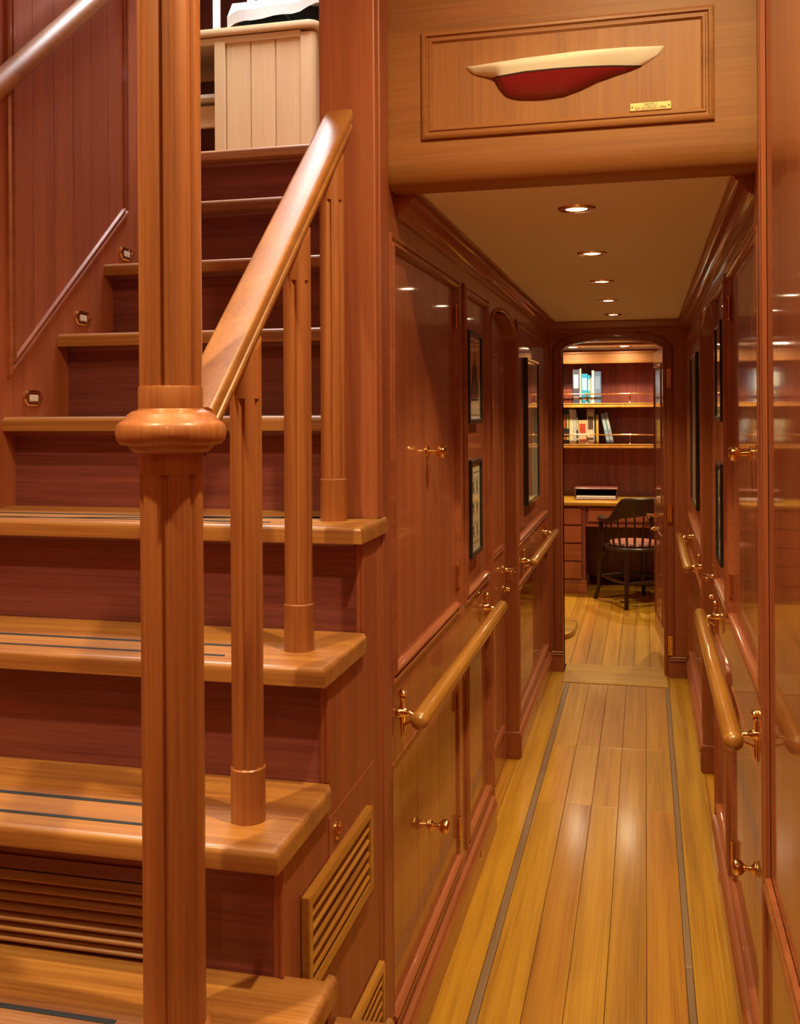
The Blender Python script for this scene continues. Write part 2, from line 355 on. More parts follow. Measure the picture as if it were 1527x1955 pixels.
def lever_set(parent, F, y, z, hd, toward=1):
    n = (F(0, 0, 1) - F(0, 0, 0)).x; t = B(); c = F(y, z, hd)
    lathe(t, [(0.020, 0), (0.020, 0.004 * n), (0.012, 0.008 * n), (0.008, 0.014 * n), (0.008, 0.040 * n), (0.012, 0.046 * n), (0.008, 0.054 * n), (0.001, 0.056 * n)], c, 'X', 16)
    q = F(y, z, hd + 0.044); pts = [q + Vector((0, toward * s, 0)) for s in (0, 0.02, 0.04, 0.06, 0.08, 0.09)]
    tube(t, pts, [0.008, 0.0065, 0.009, 0.0065, 0.010, 0.004], 10)
    obj('lever_handle', t, BRASS, parent, True, 'brass lever handle')
    t = B(); c = F(y, z - 0.085, hd)
    lathe(t, [(0.016, 0), (0.016, 0.004 * n), (0.010, 0.010 * n), (0.007, 0.03 * n), (0.001, 0.032 * n)], c, 'X', 14)
    box(t, c.x + 0.018 * n - 0.004, c.x + 0.018 * n + 0.004, c.y - 0.03, c.y + 0.03, c.z - 0.004, c.z + 0.004, 0.002, 1)
    obj('lock_turn', t, BRASS, parent, True)
def cabin_door(num, F, label):
    d = struct(empty('door_%d' % num), label)
    t = B(); lp = arch_loop(D[0] + 0.012, D[1] - 0.012, 0.008, 1.845, 1.926, 0.0)
    prism(t, lp, lambda a, b: F(a, b, -0.045), lambda a, b: F(a, b, -0.085)); obj('leaf', t, W['wallZ'], d)
    prof = [(-0.014, -0.045), (-0.012, -0.038), (-0.004, -0.036), (0.0, -0.042), (0.006, -0.037), (0.012, -0.040), (0.014, -0.050)]
    t = B(); lo = lambda q: [(D[0] + 0.11 + q, 0.95 + q)] + arch_loop(D[0] + 0.11, D[1] - 0.11, 0.95 + q, 1.70, 1.76, q)[1:-1] + [(D[1] - 0.11 - q, 0.95 + q)]
    loft(t, [[F(a, b, h) for a, b in lo(q)] for q, h in prof]); obj('panel_moulding', t, W['wallZ'], d, True)
    t = B(); loft(t, [[F(a, b, h) for a, b in rect_loop(D[0] + 0.11, D[1] - 0.11, 0.17, 0.72, q)] for q, h in prof]); obj('panel_moulding', t, W['wallZ'], d, True)
    lever_set(d, F, 4.36, 0.85, -0.045, -1)
    return d
cabin_door(5, FLt, 'recessed arched cabin door on the port side with brass lever')
cabin_door(6, FRt, 'recessed arched cabin door on the starboard side with brass lever')

# ------------------------------------------------------------------ ceiling of the corridor
ce = obj('ceiling', box(B(), XL - 0.02, XR + 0.02, YP + 0.085, YE, CEIL, CEIL + 0.03), M['linen']); struct(ce, 'tan fabric headliner of the corridor')

# ------------------------------------------------------------------ portal: corner post, header, right jamb
cp = empty('trim_1'); struct(cp, 'tall varnished corner post between staircase and corridor')
obj('post', box(B(), -0.684, -0.5585, 2.085, YP, 0.0, 3.0, 0.004), W['satinZ'], cp)
obj('post_bead', box(B(), -0.566, -0.5545, 2.112, YP - 0.004, 0.0, 3.0, 0.003), W['satinZ'], cp)
rj = obj('trim_2', box(B(), XR - 0.010, XR + 0.02, YP, YP + 0.082, 0.0, 3.0, 0.004), W['wallZ']); struct(rj, 'flat jamb of the portal on the starboard wall')
hd = empty('wall_header'); struct(hd, 'teak header above the corridor with rounded lower edge and moulded panel')
t = B(); R = 0.055; prof = [(YP + 0.083, 3.0), (YP, 3.0), (YP, 2.046 + R)] + [(YP + R * 0.62 * (1 - math.cos(k / 8 * math.pi / 2)), 2.046 + R * (1 - math.sin(k / 8 * math.pi / 2))) for k in range(1, 9)] + [(YP + 0.083, 2.046)]
prism(t, prof, lambda a, b: Vector((-0.559, a, b)), lambda a, b: Vector((XR - 0.002, a, b))); obj('beam', t, W['headX'], hd, True)
FH = lambda a, b, h: Vector((a, YP - h, b))
obj('moulding', frame_mould(B(), FH, lambda d: rect_loop(-0.474, 0.139, 2.151, 2.380, d), [(-0.004, -0.001), (-0.004, 0.006), (0.0, 0.009), (0.006, 0.009), (0.009, 0.004), (0.012, 0.004), (0.014, 0.007), (0.018, 0.007), (0.021, 0.003), (0.023, 0.0005)]), W['headX'], hd, True)
obj('panel', box(B(), -0.455, 0.120, YP - 0.0012, YP + 0.001, 2.170, 2.361), W['headZ'], hd)

# foyer starboard wall (nearest the lens)
fw_ = empty('wall_foyer'); struct(fw_, 'near starboard wall panel with tall bolection moulding')
obj('wall_board', box(B(), XR, XR + 0.03, -1.2, YP, 0.0, 3.0), W['wallZ'], fw_)
obj('moulding', frame_mould(B(), FRt, lambda d: rect_loop(0.9, 2.150, 0.585, 2.80, d), [(-0.012, 0.0), (-0.011, 0.010), (-0.004, 0.014), (0.004, 0.012), (0.007, 0.005), (0.012, 0.005), (0.015, 0.011), (0.023, 0.010), (0.027, 0.001)]), W['wallZ'], fw_, True)
wb = obj('wall_aft', box(B(), -1.6, 0.3, -1.24, -1.2, 0.0, 3.0), W['wallZ']); struct(wb)
fc = obj('ceiling_foyer', box(B(), -1.6, 0.3, -1.24, 1.55, 2.95, 3.0), M['linen']); struct(fc)
fc2 = obj('ceiling_passage', box(B(), -0.60, 0.3, 1.55, YP + 0.083, 2.95, 3.0), M['linen']); struct(fc2)

# ------------------------------------------------------------------ end bulkhead with arched doorway
eb = empty('wall_end'); struct(eb, 'bulkhead at the corridor end with an arched doorway')
OX0, OX1 = -0.475, 0.098
FE = lambda a, b, h: Vector((a, YE - h, b))
ol = arch_loop(OX0, OX1, -0.0, 1.883, 1.944, 0.0, 22)
def slabx(x0, x1, z0, z1): return box(B(), x0, x1, YE, YE + 0.07, z0, z1)
obj('bulkhead_side', slabx(-0.62, OX0, 0, 2.06), W['wallZ'], eb); obj('bulkhead_side', slabx(OX1, 0.30, 0, 2.06), W['wallZ'], eb)
t = B(); prism(t, [(OX0, 2.06)] + ol[1:-1] + [(OX1, 2.06)], lambda a, b: FE(a, b, 0), lambda a, b: FE(a, b, -0.07)); obj('bulkhead_head', t, W['wallX'], eb)
cas = [(0.0, -0.07), (0.0, 0.010), (-0.006, 0.014), (-0.014, 0.013), (-0.018, 0.008), (-0.050, 0.008), (-0.056, 0.004), (-0.060, 0.0)]
t = B(); loft(t, [[FE(a, b, h) for a, b in arch_loop(OX0, OX1, 0.0, 1.883, 1.944, d, 22)] for d, h in cas], closed=False); obj('casing', t, W['wallZ'], eb, True)
for x0, x1 in ((OX0 - 0.072, OX0 - 0.001), (OX1 + 0.03, OX1 + 0.122)):
    t = B(); box(t, x0, x1, YE - 0.026, YE, 0, 0.095, 0.002, 1); box(t, x0, x1, YE - 0.030, YE, 0.097, 0.105, 0.002, 1); box(t, x0, x1, YE - 0.022, YE, 0.107, 0.118, 0.003, 1)
    obj('plinth', t, W['wallZ'], eb)
crE = [(0.0, -0.062), (0.006, -0.060), (0.008, -0.052), (0.020, -0.047), (0.036, -0.024), (0.046, -0.018), (0.055, -0.009), (0.055, 0.004), (0.0, 0.004)]
t = B(); sweep(t, crE, (XL, YE, CEIL), (XR, YE, CEIL), (0, -1, 0), (0, 0, 1), 1.0, -1.0); obj('crown', t, W['wallX'], eb, True)

# study door, swung open into the far room
dl = empty('door_7'); struct(dl, 'study door standing open beyond the bulkhead'); ang = math.radians(4.8)
dl.location = (0.118, YE + 0.075, 0); dl.rotation_euler = (0, 0, ang)
obj('leaf', box(B(), -0.02, 0.02, 0.0, 0.585, 0.135, 1.90, 0.002, 1), W['wallZ'], dl)
t = B(); FD = lambda y, z, h: Vector((-0.02 - h, y, z))
for z0, z1 in ((0.26, 0.78), (0.98, 1.80)): loft(t, [[FD(a, b, h) for a, b in rect_loop(0.09, 0.5, z0, z1, q)] for q, h in ((-0.012, 0.0), (-0.01, 0.006), (0.0, 0.007), (0.006, 0.001))])
obj('panel_moulding', t, W['wallZ'], dl, True)
lever_set(dl, FD, 0.50, 0.870, 0.0, -1)
obj('edge_plate', box(B(), -0.012, 0.012, 0.584, 0.587, 0.80, 0.95), BRASS, dl)
for z in (1.718, 0.946, 0.181):
    t = B(); box(t, OX1 + 0.018, OX1 + 0.046, YE - 0.0165, YE - 0.012, z - 0.055, z + 0.055, 0.001, 1)
    for dz in (-0.04, -0.013, 0.013, 0.04): lathe(t, [(0.0045, 0.0), (0.004, -0.002), (0.001, -0.003)], (OX1 + 0.032 + (0.006 if dz in (-0.013, 0.04) else -0.006), YE - 0.0165, z + dz), 'Y', 10)
    obj('hinge', t, BRASS, eb, False)

# ------------------------------------------------------------------ handrails on the corridor walls
def corridor_rail(F, y0, y1, label):
    z = 0.848; root = empty('corridor_handrail', F((y0 + y1) / 2, z, 0.062)); tag(root, label, 'handrail', 'corridor handrails')
    r = 0.0215; prof = [(0.001, 0)] + [(r * math.sin(k / 6 * math.pi / 2), r * (1 - math.cos(k / 6 * math.pi / 2))) for k in range(1, 7)]
    L = y1 - y0; prof = prof + [(q, L - h) for q, h in prof[::-1]]
    t = B(); lathe(t, [(q, h - L / 2) for q, h in prof], (0, 0, 0), 'Y', 20); obj('rail', t, W['brightY'], root, True)
    n = (F(0, 0, 1) - F(0, 0, 0)).x; w = -0.062 * n
    for s in (-1, 1):
        yy = s * (L / 2 - 0.06); t = B()
        lathe(t, [(0.001, -0.058), (0.0035, -0.055), (0.0045, -0.040), (0.006, -0.020), (0.0085, -0.006), (0.010, 0.0), (0.0085, 0.008), (0.0055, 0.020), (0.0055, 0.030), (0.0085, 0.033), (0.0055, 0.036), (0.010, 0.040), (0.011, 0.047), (0.004, 0.052), (0.001, 0.053)], (w + 0.012 * n, yy, 0.004), 'Z', 14)
        tube(t, [(w + 0.002 * n, yy, 0.004), (w + 0.020 * n, yy, 0.004), (w + 0.024 * n, yy, 0.003), (w + 0.032 * n, yy, 0.002), (-0.012 * n, yy, 0.0)], [0.013, 0.011, 0.0085, 0.0055, 0.0055], 12)
        tube(t, [(w + 0.012 * n, yy, -0.026), (w + 0.028 * n, yy, -0.018), (-0.014 * n, yy, -0.012)], 0.0035, 8)
        obj('bracket', t, BRASS, root, True, 'polished brass bracket')
    return root
corridor_rail(FLt, 2.195, 3.575, 'round honey teak handrail below the upper locker door on the left wall')
corridor_rail(FLt, 4.575, 5.775, 'short round teak handrail beyond the left cabin door near the study')
corridor_rail(FRt, 2.205, 3.575, 'round honey teak handrail on the right wall beside the nearest locker')
corridor_rail(FRt, 4.545, 5.72, 'short round teak handrail on the right wall near the study door')

# ------------------------------------------------------------------ framed pictures
def picture(F, y0, y1, z0, z1, label, style):
    root = empty('framed_picture', F((y0 + y1) / 2, z0, 0.0)); tag(root, label, 'picture', 'framed pictures in the corridor')
    o = Vector(root.location); G = lambda a, b, h: F(a, b, h - 0.006) - o
    fwid = 0.016; t = B()
    loft(t, [[G(a, b, h) for a, b in rect_loop(y0, y1, z0, z1, d)] for d, h in ((0, 0.0), (0, 0.022), (0.002, 0.024), (fwid - 0.003, 0.024), (fwid, 0.022), (fwid, 0.006))])
    obj('frame', t, M['frame'], root)
    t = B(); prism(t, rect_loop(y0, y1, z0, z1, fwid - 0.004), lambda a, b: G(a, b, 0.0005), lambda a, b: G(a, b, 0.0155)); pr = obj('mat_board', t, M['white'], root)
    i = fwid + 0.010
    t = B(); prism(t, rect_loop(y0, y1, z0, z1, i), lambda a, b: G(a, b, 0.015), lambda a, b: G(a, b, 0.0163))
    p = obj('print', t, M[{'sail': 'sepia', 'stars': 'paper', 'chart': 'greypaper'}[style]], root)
    w, h = y1 - y0 - 2 * i, z1 - z0 - 2 * i; q = lambda u, v: (y0 + i + u * w, z0 + i + v * h)
    def poly(pts, name, mat):
        t = B(); prism(t, [q(*a) for a in pts], lambda a, b: G(a, b, 0.0162), lambda a, b: G(a, b, 0.0168)); obj(name, t, M[mat], p)
    def stroke(t, a, b, wd):
        a, b = Vector(q(*a)), Vector(q(*b)); d = (b - a).normalized(); nn = Vector((-d.y, d.x)) * wd
        prism(t, [tuple(a - nn * 0.3), tuple(b - nn), tuple(b + nn), tuple(a + nn * 0.3)], lambda x, y: G(x, y, 0.0162), lambda x, y: G(x, y, 0.0169))
    if style == 'sail':
        poly([(0.05, 0.02), (0.95, 0.02), (0.95, 0.22), (0.05, 0.18)], 'sea', 'paper')
        poly([(0.46, 0.24), (0.52, 0.24), (0.50, 0.92)], 'mast', 'ink')
        poly([(0.08, 0.25), (0.44, 0.24), (0.47, 0.80)], 'jib_sail', 'ink'); poly([(0.55, 0.24), (0.92, 0.26), (0.53, 0.86)], 'main_sail', 'ink')
        poly([(0.1, 0.20), (0.9, 0.20), (0.8, 0.235), (0.16, 0.235)], 'hull', 'ink')
    elif style == 'stars':
        t = B()
        for cy in (0.22, 0.50, 0.76):
            for cx in (0.27, 0.70):
                for (dx, dy) in ((0.15, 0.11), (-0.15, 0.10), (0.12, -0.10), (-0.13, -0.11)): stroke(t, (cx + dx, cy + dy), (cx, cy), 0.004)
        for z in (0.93, 0.06): stroke(t, (0.06, z), (0.94, z), 0.0012)
        obj('star_drawings', t, M['ink'], p)
    else:
        poly([(0.02, 0.02), (0.40, 0.02), (0.33, 0.30), (0.45, 0.50), (0.35, 0.72), (0.46, 0.98), (0.02, 0.98)], 'land', 'tan')
        t = B(); w_ = [(0.46, 0.98), (0.36, 0.72), (0.46, 0.50), (0.34, 0.30), (0.41, 0.02)]
        for a, b in zip(w_[:-1], w_[1:]): stroke(t, a, b, 0.006)
        obj('coastline', t, M['ink'], p)
        for (u, v) in ((0.7, 0.75), (0.78, 0.45), (0.66, 0.2)): t = B(); stroke(t, (u, v - 0.03), (u + 0.03, v + 0.03), 0.006); obj('islet', t, M['ink'], p)
    t = B(); prism(t, rect_loop(y0, y1, z0, z1, fwid - 0.001), lambda a, b: G(a, b, 0.0190), lambda a, b: G(a, b, 0.0196)); obj('glass', t, M['glass'], root)
picture(FLt, 3.172, 3.435, 1.500, 1.802, 'black framed sepia print of a sailing yacht above another frame on the left wall', 'sail')
picture(FLt, 3.198, 3.415, 1.066, 1.383, 'black framed cream print of six crossed figures, lower frame on the left wall', 'stars')
picture(FLt, 4.805, 5.315, 1.085, 1.792, 'tall black framed chart with wavy coastline beyond the left cabin door', 'chart')
picture(FRt, 3.190, 3.450, 1.505, 1.815, 'black framed print on the right wall, upper of two beside the locker', 'sail')
picture(FRt, 3.215, 3.430, 1.060, 1.375, 'black framed print on the right wall, lower of two beside the locker', 'stars')
picture(FRt, 4.745, 5.290, 1.080, 1.800, 'tall black framed chart seen edge on, far along the right wall', 'chart')

# ------------------------------------------------------------------ corridor downlights and low courtesy lights
def downlight(x, y, z, watts, label, group, ang=94, r=0.030, lamp=True):
    if 'study' in group: r = 0.045
    root = empty('ceiling_downlight', (x, y, z)); tag(root, label, 'downlight', group)
    t = B(); lathe(t, [(r * 0.92, 0.0), (r * 0.92, -0.002), (r * 1.05, -0.005), (r * 1.5, -0.004), (r * 1.62, 0.0), (r * 1.62, 0.001)], (0, 0, 0), 'Z', 28); obj('trim_ring', t, M['white'] if z > 2.5 else BRASS, root, True)
    t = B(); lathe(t, [(0.001, -0.0035), (r * 0.6, -0.003), (r * 0.93, -0.001), (r * 0.93, 0.0015)], (0, 0, 0), 'Z', 28); obj('lens', t, M['studylens' if 'study' in group else 'lens'], root, True)
    if lamp: spot('downlight_lamp', (0, 0, -0.012), watts, WARM, ang, 1.0, 0.028, root)
    return root
order = ['nearest of the five', 'second of the five', 'middle one of the five', 'fourth of the five', 'farthest of the five']
for k, y in enumerate((2.585, 3.345, 4.10, 4.835, 5.57)):
    downlight(-0.166, y, CEIL, CORRIDOR_W, order[k] + ' round recessed downlights in the corridor headliner', 'corridor downlights')
downlight(0.02, 1.30, 2.95, FOYER_W * 1.1, 'recessed downlight above the foot of the stairs', 'foyer downlights', 160)
downlight(-1.05, 0.80, 2.95, FOYER_W * 1.1, 'recessed downlight over the staircase foot', 'foyer downlights', 124)
downlight(-0.15, -0.35, 2.95, FOYER_W * 0.45, 'recessed downlight at the aft end of the foyer', 'foyer downlights', 124)

def courtesy(F, y, z, label):
    n = (F(0, 0, 1) - F(0, 0, 0)).x; root = empty('courtesy_light', F(y, z, 0.0182)); tag(root, label, 'light', 'low courtesy lights')
    t = B(); lathe(t, [(0.016, 0), (0.016, 0.002 * n), (0.011, 0.004 * n), (0.010, 0.001 * n)], (0, 0, 0), 'X', 20); obj('bezel', t, BRASS, root, True)
    t = B(); lathe(t, [(0.010, 0), (0.009, 0.0025 * n), (0.001, 0.004 * n)], (0, 0, 0), 'X', 16); obj('lens', t, M['steplens'], root, True)
courtesy(FLt, 3.335, 0.059, 'tiny brass courtesy light low on the left wall before the cabin door')
courtesy(FLt, 5.095, 0.059, 'tiny brass courtesy light low on the left wall near the study')
courtesy(FRt, 3.35, 0.055, 'tiny brass courtesy light low on the right wall before the cabin door')
courtesy(FRt, 5.10, 0.055, 'tiny brass courtesy light low on the right wall near the study')

# ------------------------------------------------------------------ half model and plaque on the header
hm = empty('ship_half_model', (-0.17, YP - 0.001, 2.27)); tag(hm, 'cream and oxblood yacht half model mounted on the header panel', 'half model')
sheer = [(-0.3802, 2.3006), (-0.3119, 2.3052), (-0.2461, 2.3096), (-0.1334, 2.3141), (-0.0389, 2.3135), (0.0438, 2.3091)]
wlin = [(-0.3187, 2.2732), (-0.2463, 2.2802), (-0.1816, 2.2811), (-0.1177, 2.2798), (-0.0704, 2.2773), (-0.0004, 2.2709)]
bot = [(-0.3802, 2.3006), (-0.3619, 2.2825), (-0.3187, 2.2716), (-0.3104, 2.2676), (-0.3040, 2.2474), (-0.2893, 2.2281), (-0.2631, 2.2195), (-0.2142, 2.2163), (-0.1659, 2.2199), (-0.1275, 2.2314), (-0.0958, 2.2448), (-0.0549, 2.2558), (-0.0237, 2.2627), (-0.0004, 2.2709), (0.0321, 2.2896), (0.0438, 2.3091)]
def interp(tab, x):
    if x <= tab[0][0]: return tab[0][1]
    for (a, b), (c, d) in zip(tab[:-1], tab[1:]):
        if x <= c: return b + (d - b) * (x - a) / (c - a)
    return tab[-1][1]
def hull_y(x, z):
    zs, zb = interp(sheer, x), interp(bot, x); s = (x + 0.3802) / 0.424
    beam = 0.042 * max(0.0, math.sin(math.pi * min(max(s, 0), 1) ** 0.92)) ** 0.75
    if zs - zb < 1e-5: return 0.0
    h = (z - zb) / (zs - zb)
    return beam * max(0.0, min(1.0, h * 1.15)) ** 0.6 if h < 0.87 else beam
N = 60; X = [-0.3802 + 0.424 * k / N for k in range(N + 1)]
def strake(zlo, zhi, x0, x1, m, off=0.0):
    t = B(); loops = []
    for k in range(N + 1):
        x = x0 + (x1 - x0) * k / N; a, b = zlo(x), zhi(x); b = max(b, a + 1e-5)
        row = [(x + 0.17, 0.004, b - 2.27)] + [(x + 0.17, -(hull_y(x, b + (a - b) * j / m) + off), 1.55 + (b + (a - b) * j / m - 1.55) * (1 - hull_y(x, b + (a - b) * j / m) / 2.185) - 2.27) for j in range(m + 1)] + [(x + 0.17, 0.004, a - 2.27)]
        loops.append(row)
    return loft(t, loops, closed=True, cap=True)
wz = lambda x: max(interp(bot, x), interp(wlin, x)) if -0.3187 < x < -0.0004 else interp(bot, x)
obj('topsides', strake(wz, lambda x: interp(sheer, x), -0.380, 0.0436, 8), M['cream'], hm, True, 'cream topsides')
obj('underbody', strake(lambda x: interp(bot, x), wz, -0.3185, -0.0006, 10), M['red'], hm, True, 'oxblood red underbody with keel')
obj('waterline', strake(lambda x: wz(x) - 0.0022, lambda x: wz(x) + 0.0008, -0.318, -0.004, 2, 0.0006), M['ink'], hm, True, 'thin black waterline')
pq = empty('brass_plaque', (0.0145, YP - 0.001, 2.1838)); tag(pq, 'small engraved brass name plaque below the half model', 'plaque')
obj('plate', box(B(), -0.043, 0.043, -0.002, 0.0, -0.0086, 0.0086, 0.0015, 2), M['plate'], pq)
t1 = text_mesh('lettering', 'MOTU', 0.0088, (0, -0.0021, 0.0034), M['ink'], pq, (math.pi / 2, 0, 0))
t2 = text_mesh('lettering', 'EX GIORGIA 1994', 0.0080, (0, -0.0021, -0.0036), M['ink'], pq, (math.pi / 2, 0, 0))
for s in (-0.0375, 0.0375): lathe(tb := B(), [(0.0016, 0), (0.0014, -0.0008), (0.0003, -0.001)], (s, -0.002, 0), 'Y', 10); obj('screw', tb, M['ink'], pq)

# ------------------------------------------------------------------ staircase
XW = -1.525; XN = -0.548; RISE, GO = 0.2205, 0.239
ZT = lambda i: 0.875 + RISE * (i - 1)
YN = lambda i: 1.4455 + GO * (i - 1)
st = empty('staircase', (-1.0, 1.2, 0.0)); tag(st, 'varnished teak staircase climbing to the deckhouse with black non-slip strips', 'staircase')
O = Vector(st.location)
def sobj(name, bm, mat, parent=st, smooth=False, label=None):
    bmesh.ops.translate(bm, verts=bm.verts, vec=-O); return obj(name, bm, mat, parent, smooth, label)
TH = 0.034
def tread(i, pts):
    t = B(); z = ZT(i)
    tt = bmesh.new(); loft(tt, [[Vector((x, y, z - TH)) for x, y in pts], [Vector((x, y, z)) for x, y in pts]], cap=True)
    bmesh.ops.recalc_face_normals(tt, faces=tt.faces)
    y_ = min(p[1] for p in pts); x_ = max(p[0] for p in pts)
    tops = [e for e in tt.edges if all(v.co.z > z - 0.001 for v in e.verts) and (all(abs(v.co.y - y_) < 1e-4 for v in e.verts) or all(abs(v.co.x - x_) < 1e-4 for v in e.verts))]
    bmesh.ops.bevel(tt, geom=tops, offset=0.013, segments=4, affect='EDGES', profile=0.5)
    merge(t, tt); tr_ = sobj('tread', t, W['tread'], st, True)
    return tr_
def strip(i, y0, y1, x0=-1.49, x1=-0.76):
    return box(B(), x0, x1, y0, y1, ZT(i) - 0.003, ZT(i) + 0.0012, 0.0005, 1)
for i in range(-2, 9):
    y = YN(i); xn = XN if i <= 3 else -0.69
    if i == 3: pts = [(XW, y), (XN, y), (XN, 2.128), (-0.5545, 2.128), (-0.5545, 2.0845), (-0.685, 2.0845), (-0.685, y + GO + 0.055), (XW, y + GO + 0.055)]
    elif i == 0: pts = [(XW, y), (-0.478, y), (-0.478, 1.525), (-0.494, 1.525), (-0.494, 1.505), (-0.559, 1.505), (-0.559, 1.51), (XW, 1.51)]
    elif i == -1: pts = [(XW, y), (-0.452, y), (-0.452, 1.79), (-0.466, 1.79), (-0.466, 1.772), (-0.5575, 1.772), (-0.5575, 1.30), (XW, 1.30)]
    elif i == -2: pts = [(XW, y), (-0.43, y), (-0.43, 1.30), (-0.46, 1.30), (-0.46, 1.06), (XW, 1.06)]
    elif i == 8: pts = [(XW, y), (-0.69, y), (-0.69, y + 0.10), (XW, y + 0.10)]
    elif i > 3: pts = [(XW, y), (xn, y), (xn, y + GO + 0.055), (XW, y + GO + 0.055)]
    else: pts = [(XW, y), (xn, y), (xn, y + GO + 0.03), (XN - 0.010, y + GO + 0.055 - 0.006), (XW, y + GO + 0.049)]
    tr_ = tread(i, pts)
    if i < 8:
        sobj('non_slip_strip', strip(i, y + 0.047, y + 0.056), M['rubber'], tr_); tr_.children[-1].parent = tr_
        sobj('non_slip_strip', strip(i, y + 0.122, y + 0.133), M['rubber'], tr_)
    if i >= -2:
        xr = {-2: -0.444, -1: -0.466, 0: -0.494}.get(i, -0.5755 if i <= 3 else -0.69)
        z0 = ZT(i - 1); yr = y + 0.052
        sobj('riser', box(B(), XW, xr, yr, yr + 0.018, z0 - 0.002, ZT(i) - TH), W['riser'])
        t = B(); sweep(t, [(0, 0), (-0.012, 0), (-0.010, -0.008), (-0.004, -0.013), (0, -0.014)], (XW, yr, ZT(i) - TH), (xr, yr, ZT(i) - TH), (0, 1, 0), (0, 0, 1))
        sobj('cove', t, W['riser'], st, True)
# side skirt
sk = [(1.4975, 0.0), (2.085, 0.0), (2.085, ZT(3) - TH), (YN(3) + 0.052, ZT(3) - TH), (YN(3) + 0.052, ZT(2) - TH), (YN(2) + 0.052, ZT(2) - TH), (YN(2) + 0.052, ZT(1) - TH), (1.4975, ZT(1) - TH)]
t = B(); prism(t, sk, lambda a, b: Vector((-0.575, a, b)), lambda a, b: Vector((-0.5605, a, b))); skirt = sobj('side_skirt', t, W['satinZ'])
t = B(); box(t, -0.51, -0.494, YN(0) + 0.052, 1.503, 0.0, ZT(0) - TH); sobj('lower_skirt', t, W['satinZ'])
t = B(); box(t, -0.5595, -0.488, 1.5035, 1.522, ZT(-1), ZT(0) - TH); sobj('lower_skirt', t, W['satinZ'])
sobj('lower_skirt', box(B(), -0.478, -0.466, YN(-1) + 0.052, 1.772, 0.0, ZT(-1) - TH), W['satinZ'])
sobj('lower_skirt', box(B(), -0.5595, -0.466, 1.773, 1.788, 0.0, ZT(-1) - TH), W['satinZ'])
for i in (1, 2, 3):
    t = B(); box(t, -0.566, -0.5585, YN(i) + 0.050, YN(i) + 0.064, ZT(i - 1), ZT(i) - TH, 0.002, 1); sobj('corner_bead', t, W['satinZ'])
obj_ap = sobj('access_panel', box(B(), -0.5606, -0.5588, 1.735, 2.045, 0.541, 0.812, 0.0008, 1), W['satinZ'])
def louver(y0, y1, z0, z1, n, parent_name='side_louver', fr=0.024):
    FS = lambda a, b, h: Vector((-0.5588 + h, a, b))
    t = B(); loft(t, [[FS(a, b, h) for a, b in rect_loop(y0, y1, z0, z1, d)] for d, h in ((0, 0.0), (0, 0.012), (0.003, 0.014), (fr - 0.006, 0.014), (fr - 0.003, 0.011), (fr, 0.0))])
    lv = sobj(parent_name, t, W['brightY'])
    bk = B(); box(bk, -0.5590, -0.5582, y0 + fr - 0.002, y1 - fr + 0.002, z0 + fr - 0.002, z1 - fr + 0.002); sobj('backing', bk, M['black'], lv)  # black sheet painted in for the dark hollow behind the slats
    H = (z1 - z0 - 2 * fr); p = H / n
    for k in range(n):
        zc_ = z0 + fr + (k + 0.5) * p; t = B(); c = math.cos(0.75); s = math.sin(0.75)
        pts = [(0.0005, p * 0.30), (0.0125, -p * 0.08), (0.0125, -p * 0.22), (0.0110, -p * 0.22), (0.0005, p * 0.16)]
        loft(t, [[FS(y0 + fr - 0.001, zc_ + b, a) for a, b in pts], [FS(y1 - fr + 0.001, zc_ + b, a) for a, b in pts]], cap=True)
        sobj('slat', t, W['brightY'], lv)
    return lv
louver(1.583, 1.986, 0.572, 0.741, 5)
louver(1.850, 2.075, 0.160, 0.376, 8, fr=0.020)
t = B(); lathe(t, [(0.017, 0), (0.017, 0.003), (0.012, 0.004), (0.010, 0.001), (0.001, 0.001)], (-0.5588, 1.779, 0.774), 'X', 20); sobj('ring_pull', t, BRASS, st, True, 'round brass ring pull')
# louver let into the lowest riser
FR1 = lambda a, b, h: Vector((a, YN(1) + 0.052 - h, b))
t = B(); loft(t, [[FR1(a, b, h) for a, b in rect_loop(-1.45, -0.755, 0.632, 0.804, d)] for d, h in ((0, 0.0), (0, 0.004), (0.022, 0.004), (0.025, 0.0005))]); rl = sobj('riser_louver', t, W['riser'])
sobj('backing', box(B(), -1.43, -0.775, YN(1) + 0.0512, YN(1) + 0.0522, 0.655, 0.782), M['black'], rl)  # no hole here: black sheet stands in for the shaded riser opening
for k in range(7):
    zc_ = 0.668 + k * 0.0172; t = B(); pts = [(0.0006, 0.0062), (0.012, -0.0022), (0.012, -0.0052), (0.0105, -0.0052), (0.0006, 0.0032)]
    loft(t, [[FR1(-1.43, zc_ + b, a) for a, b in pts], [FR1(-0.775, zc_ + b, a) for a, b in pts]], cap=True); sobj('slat', t, W['tread'], rl)

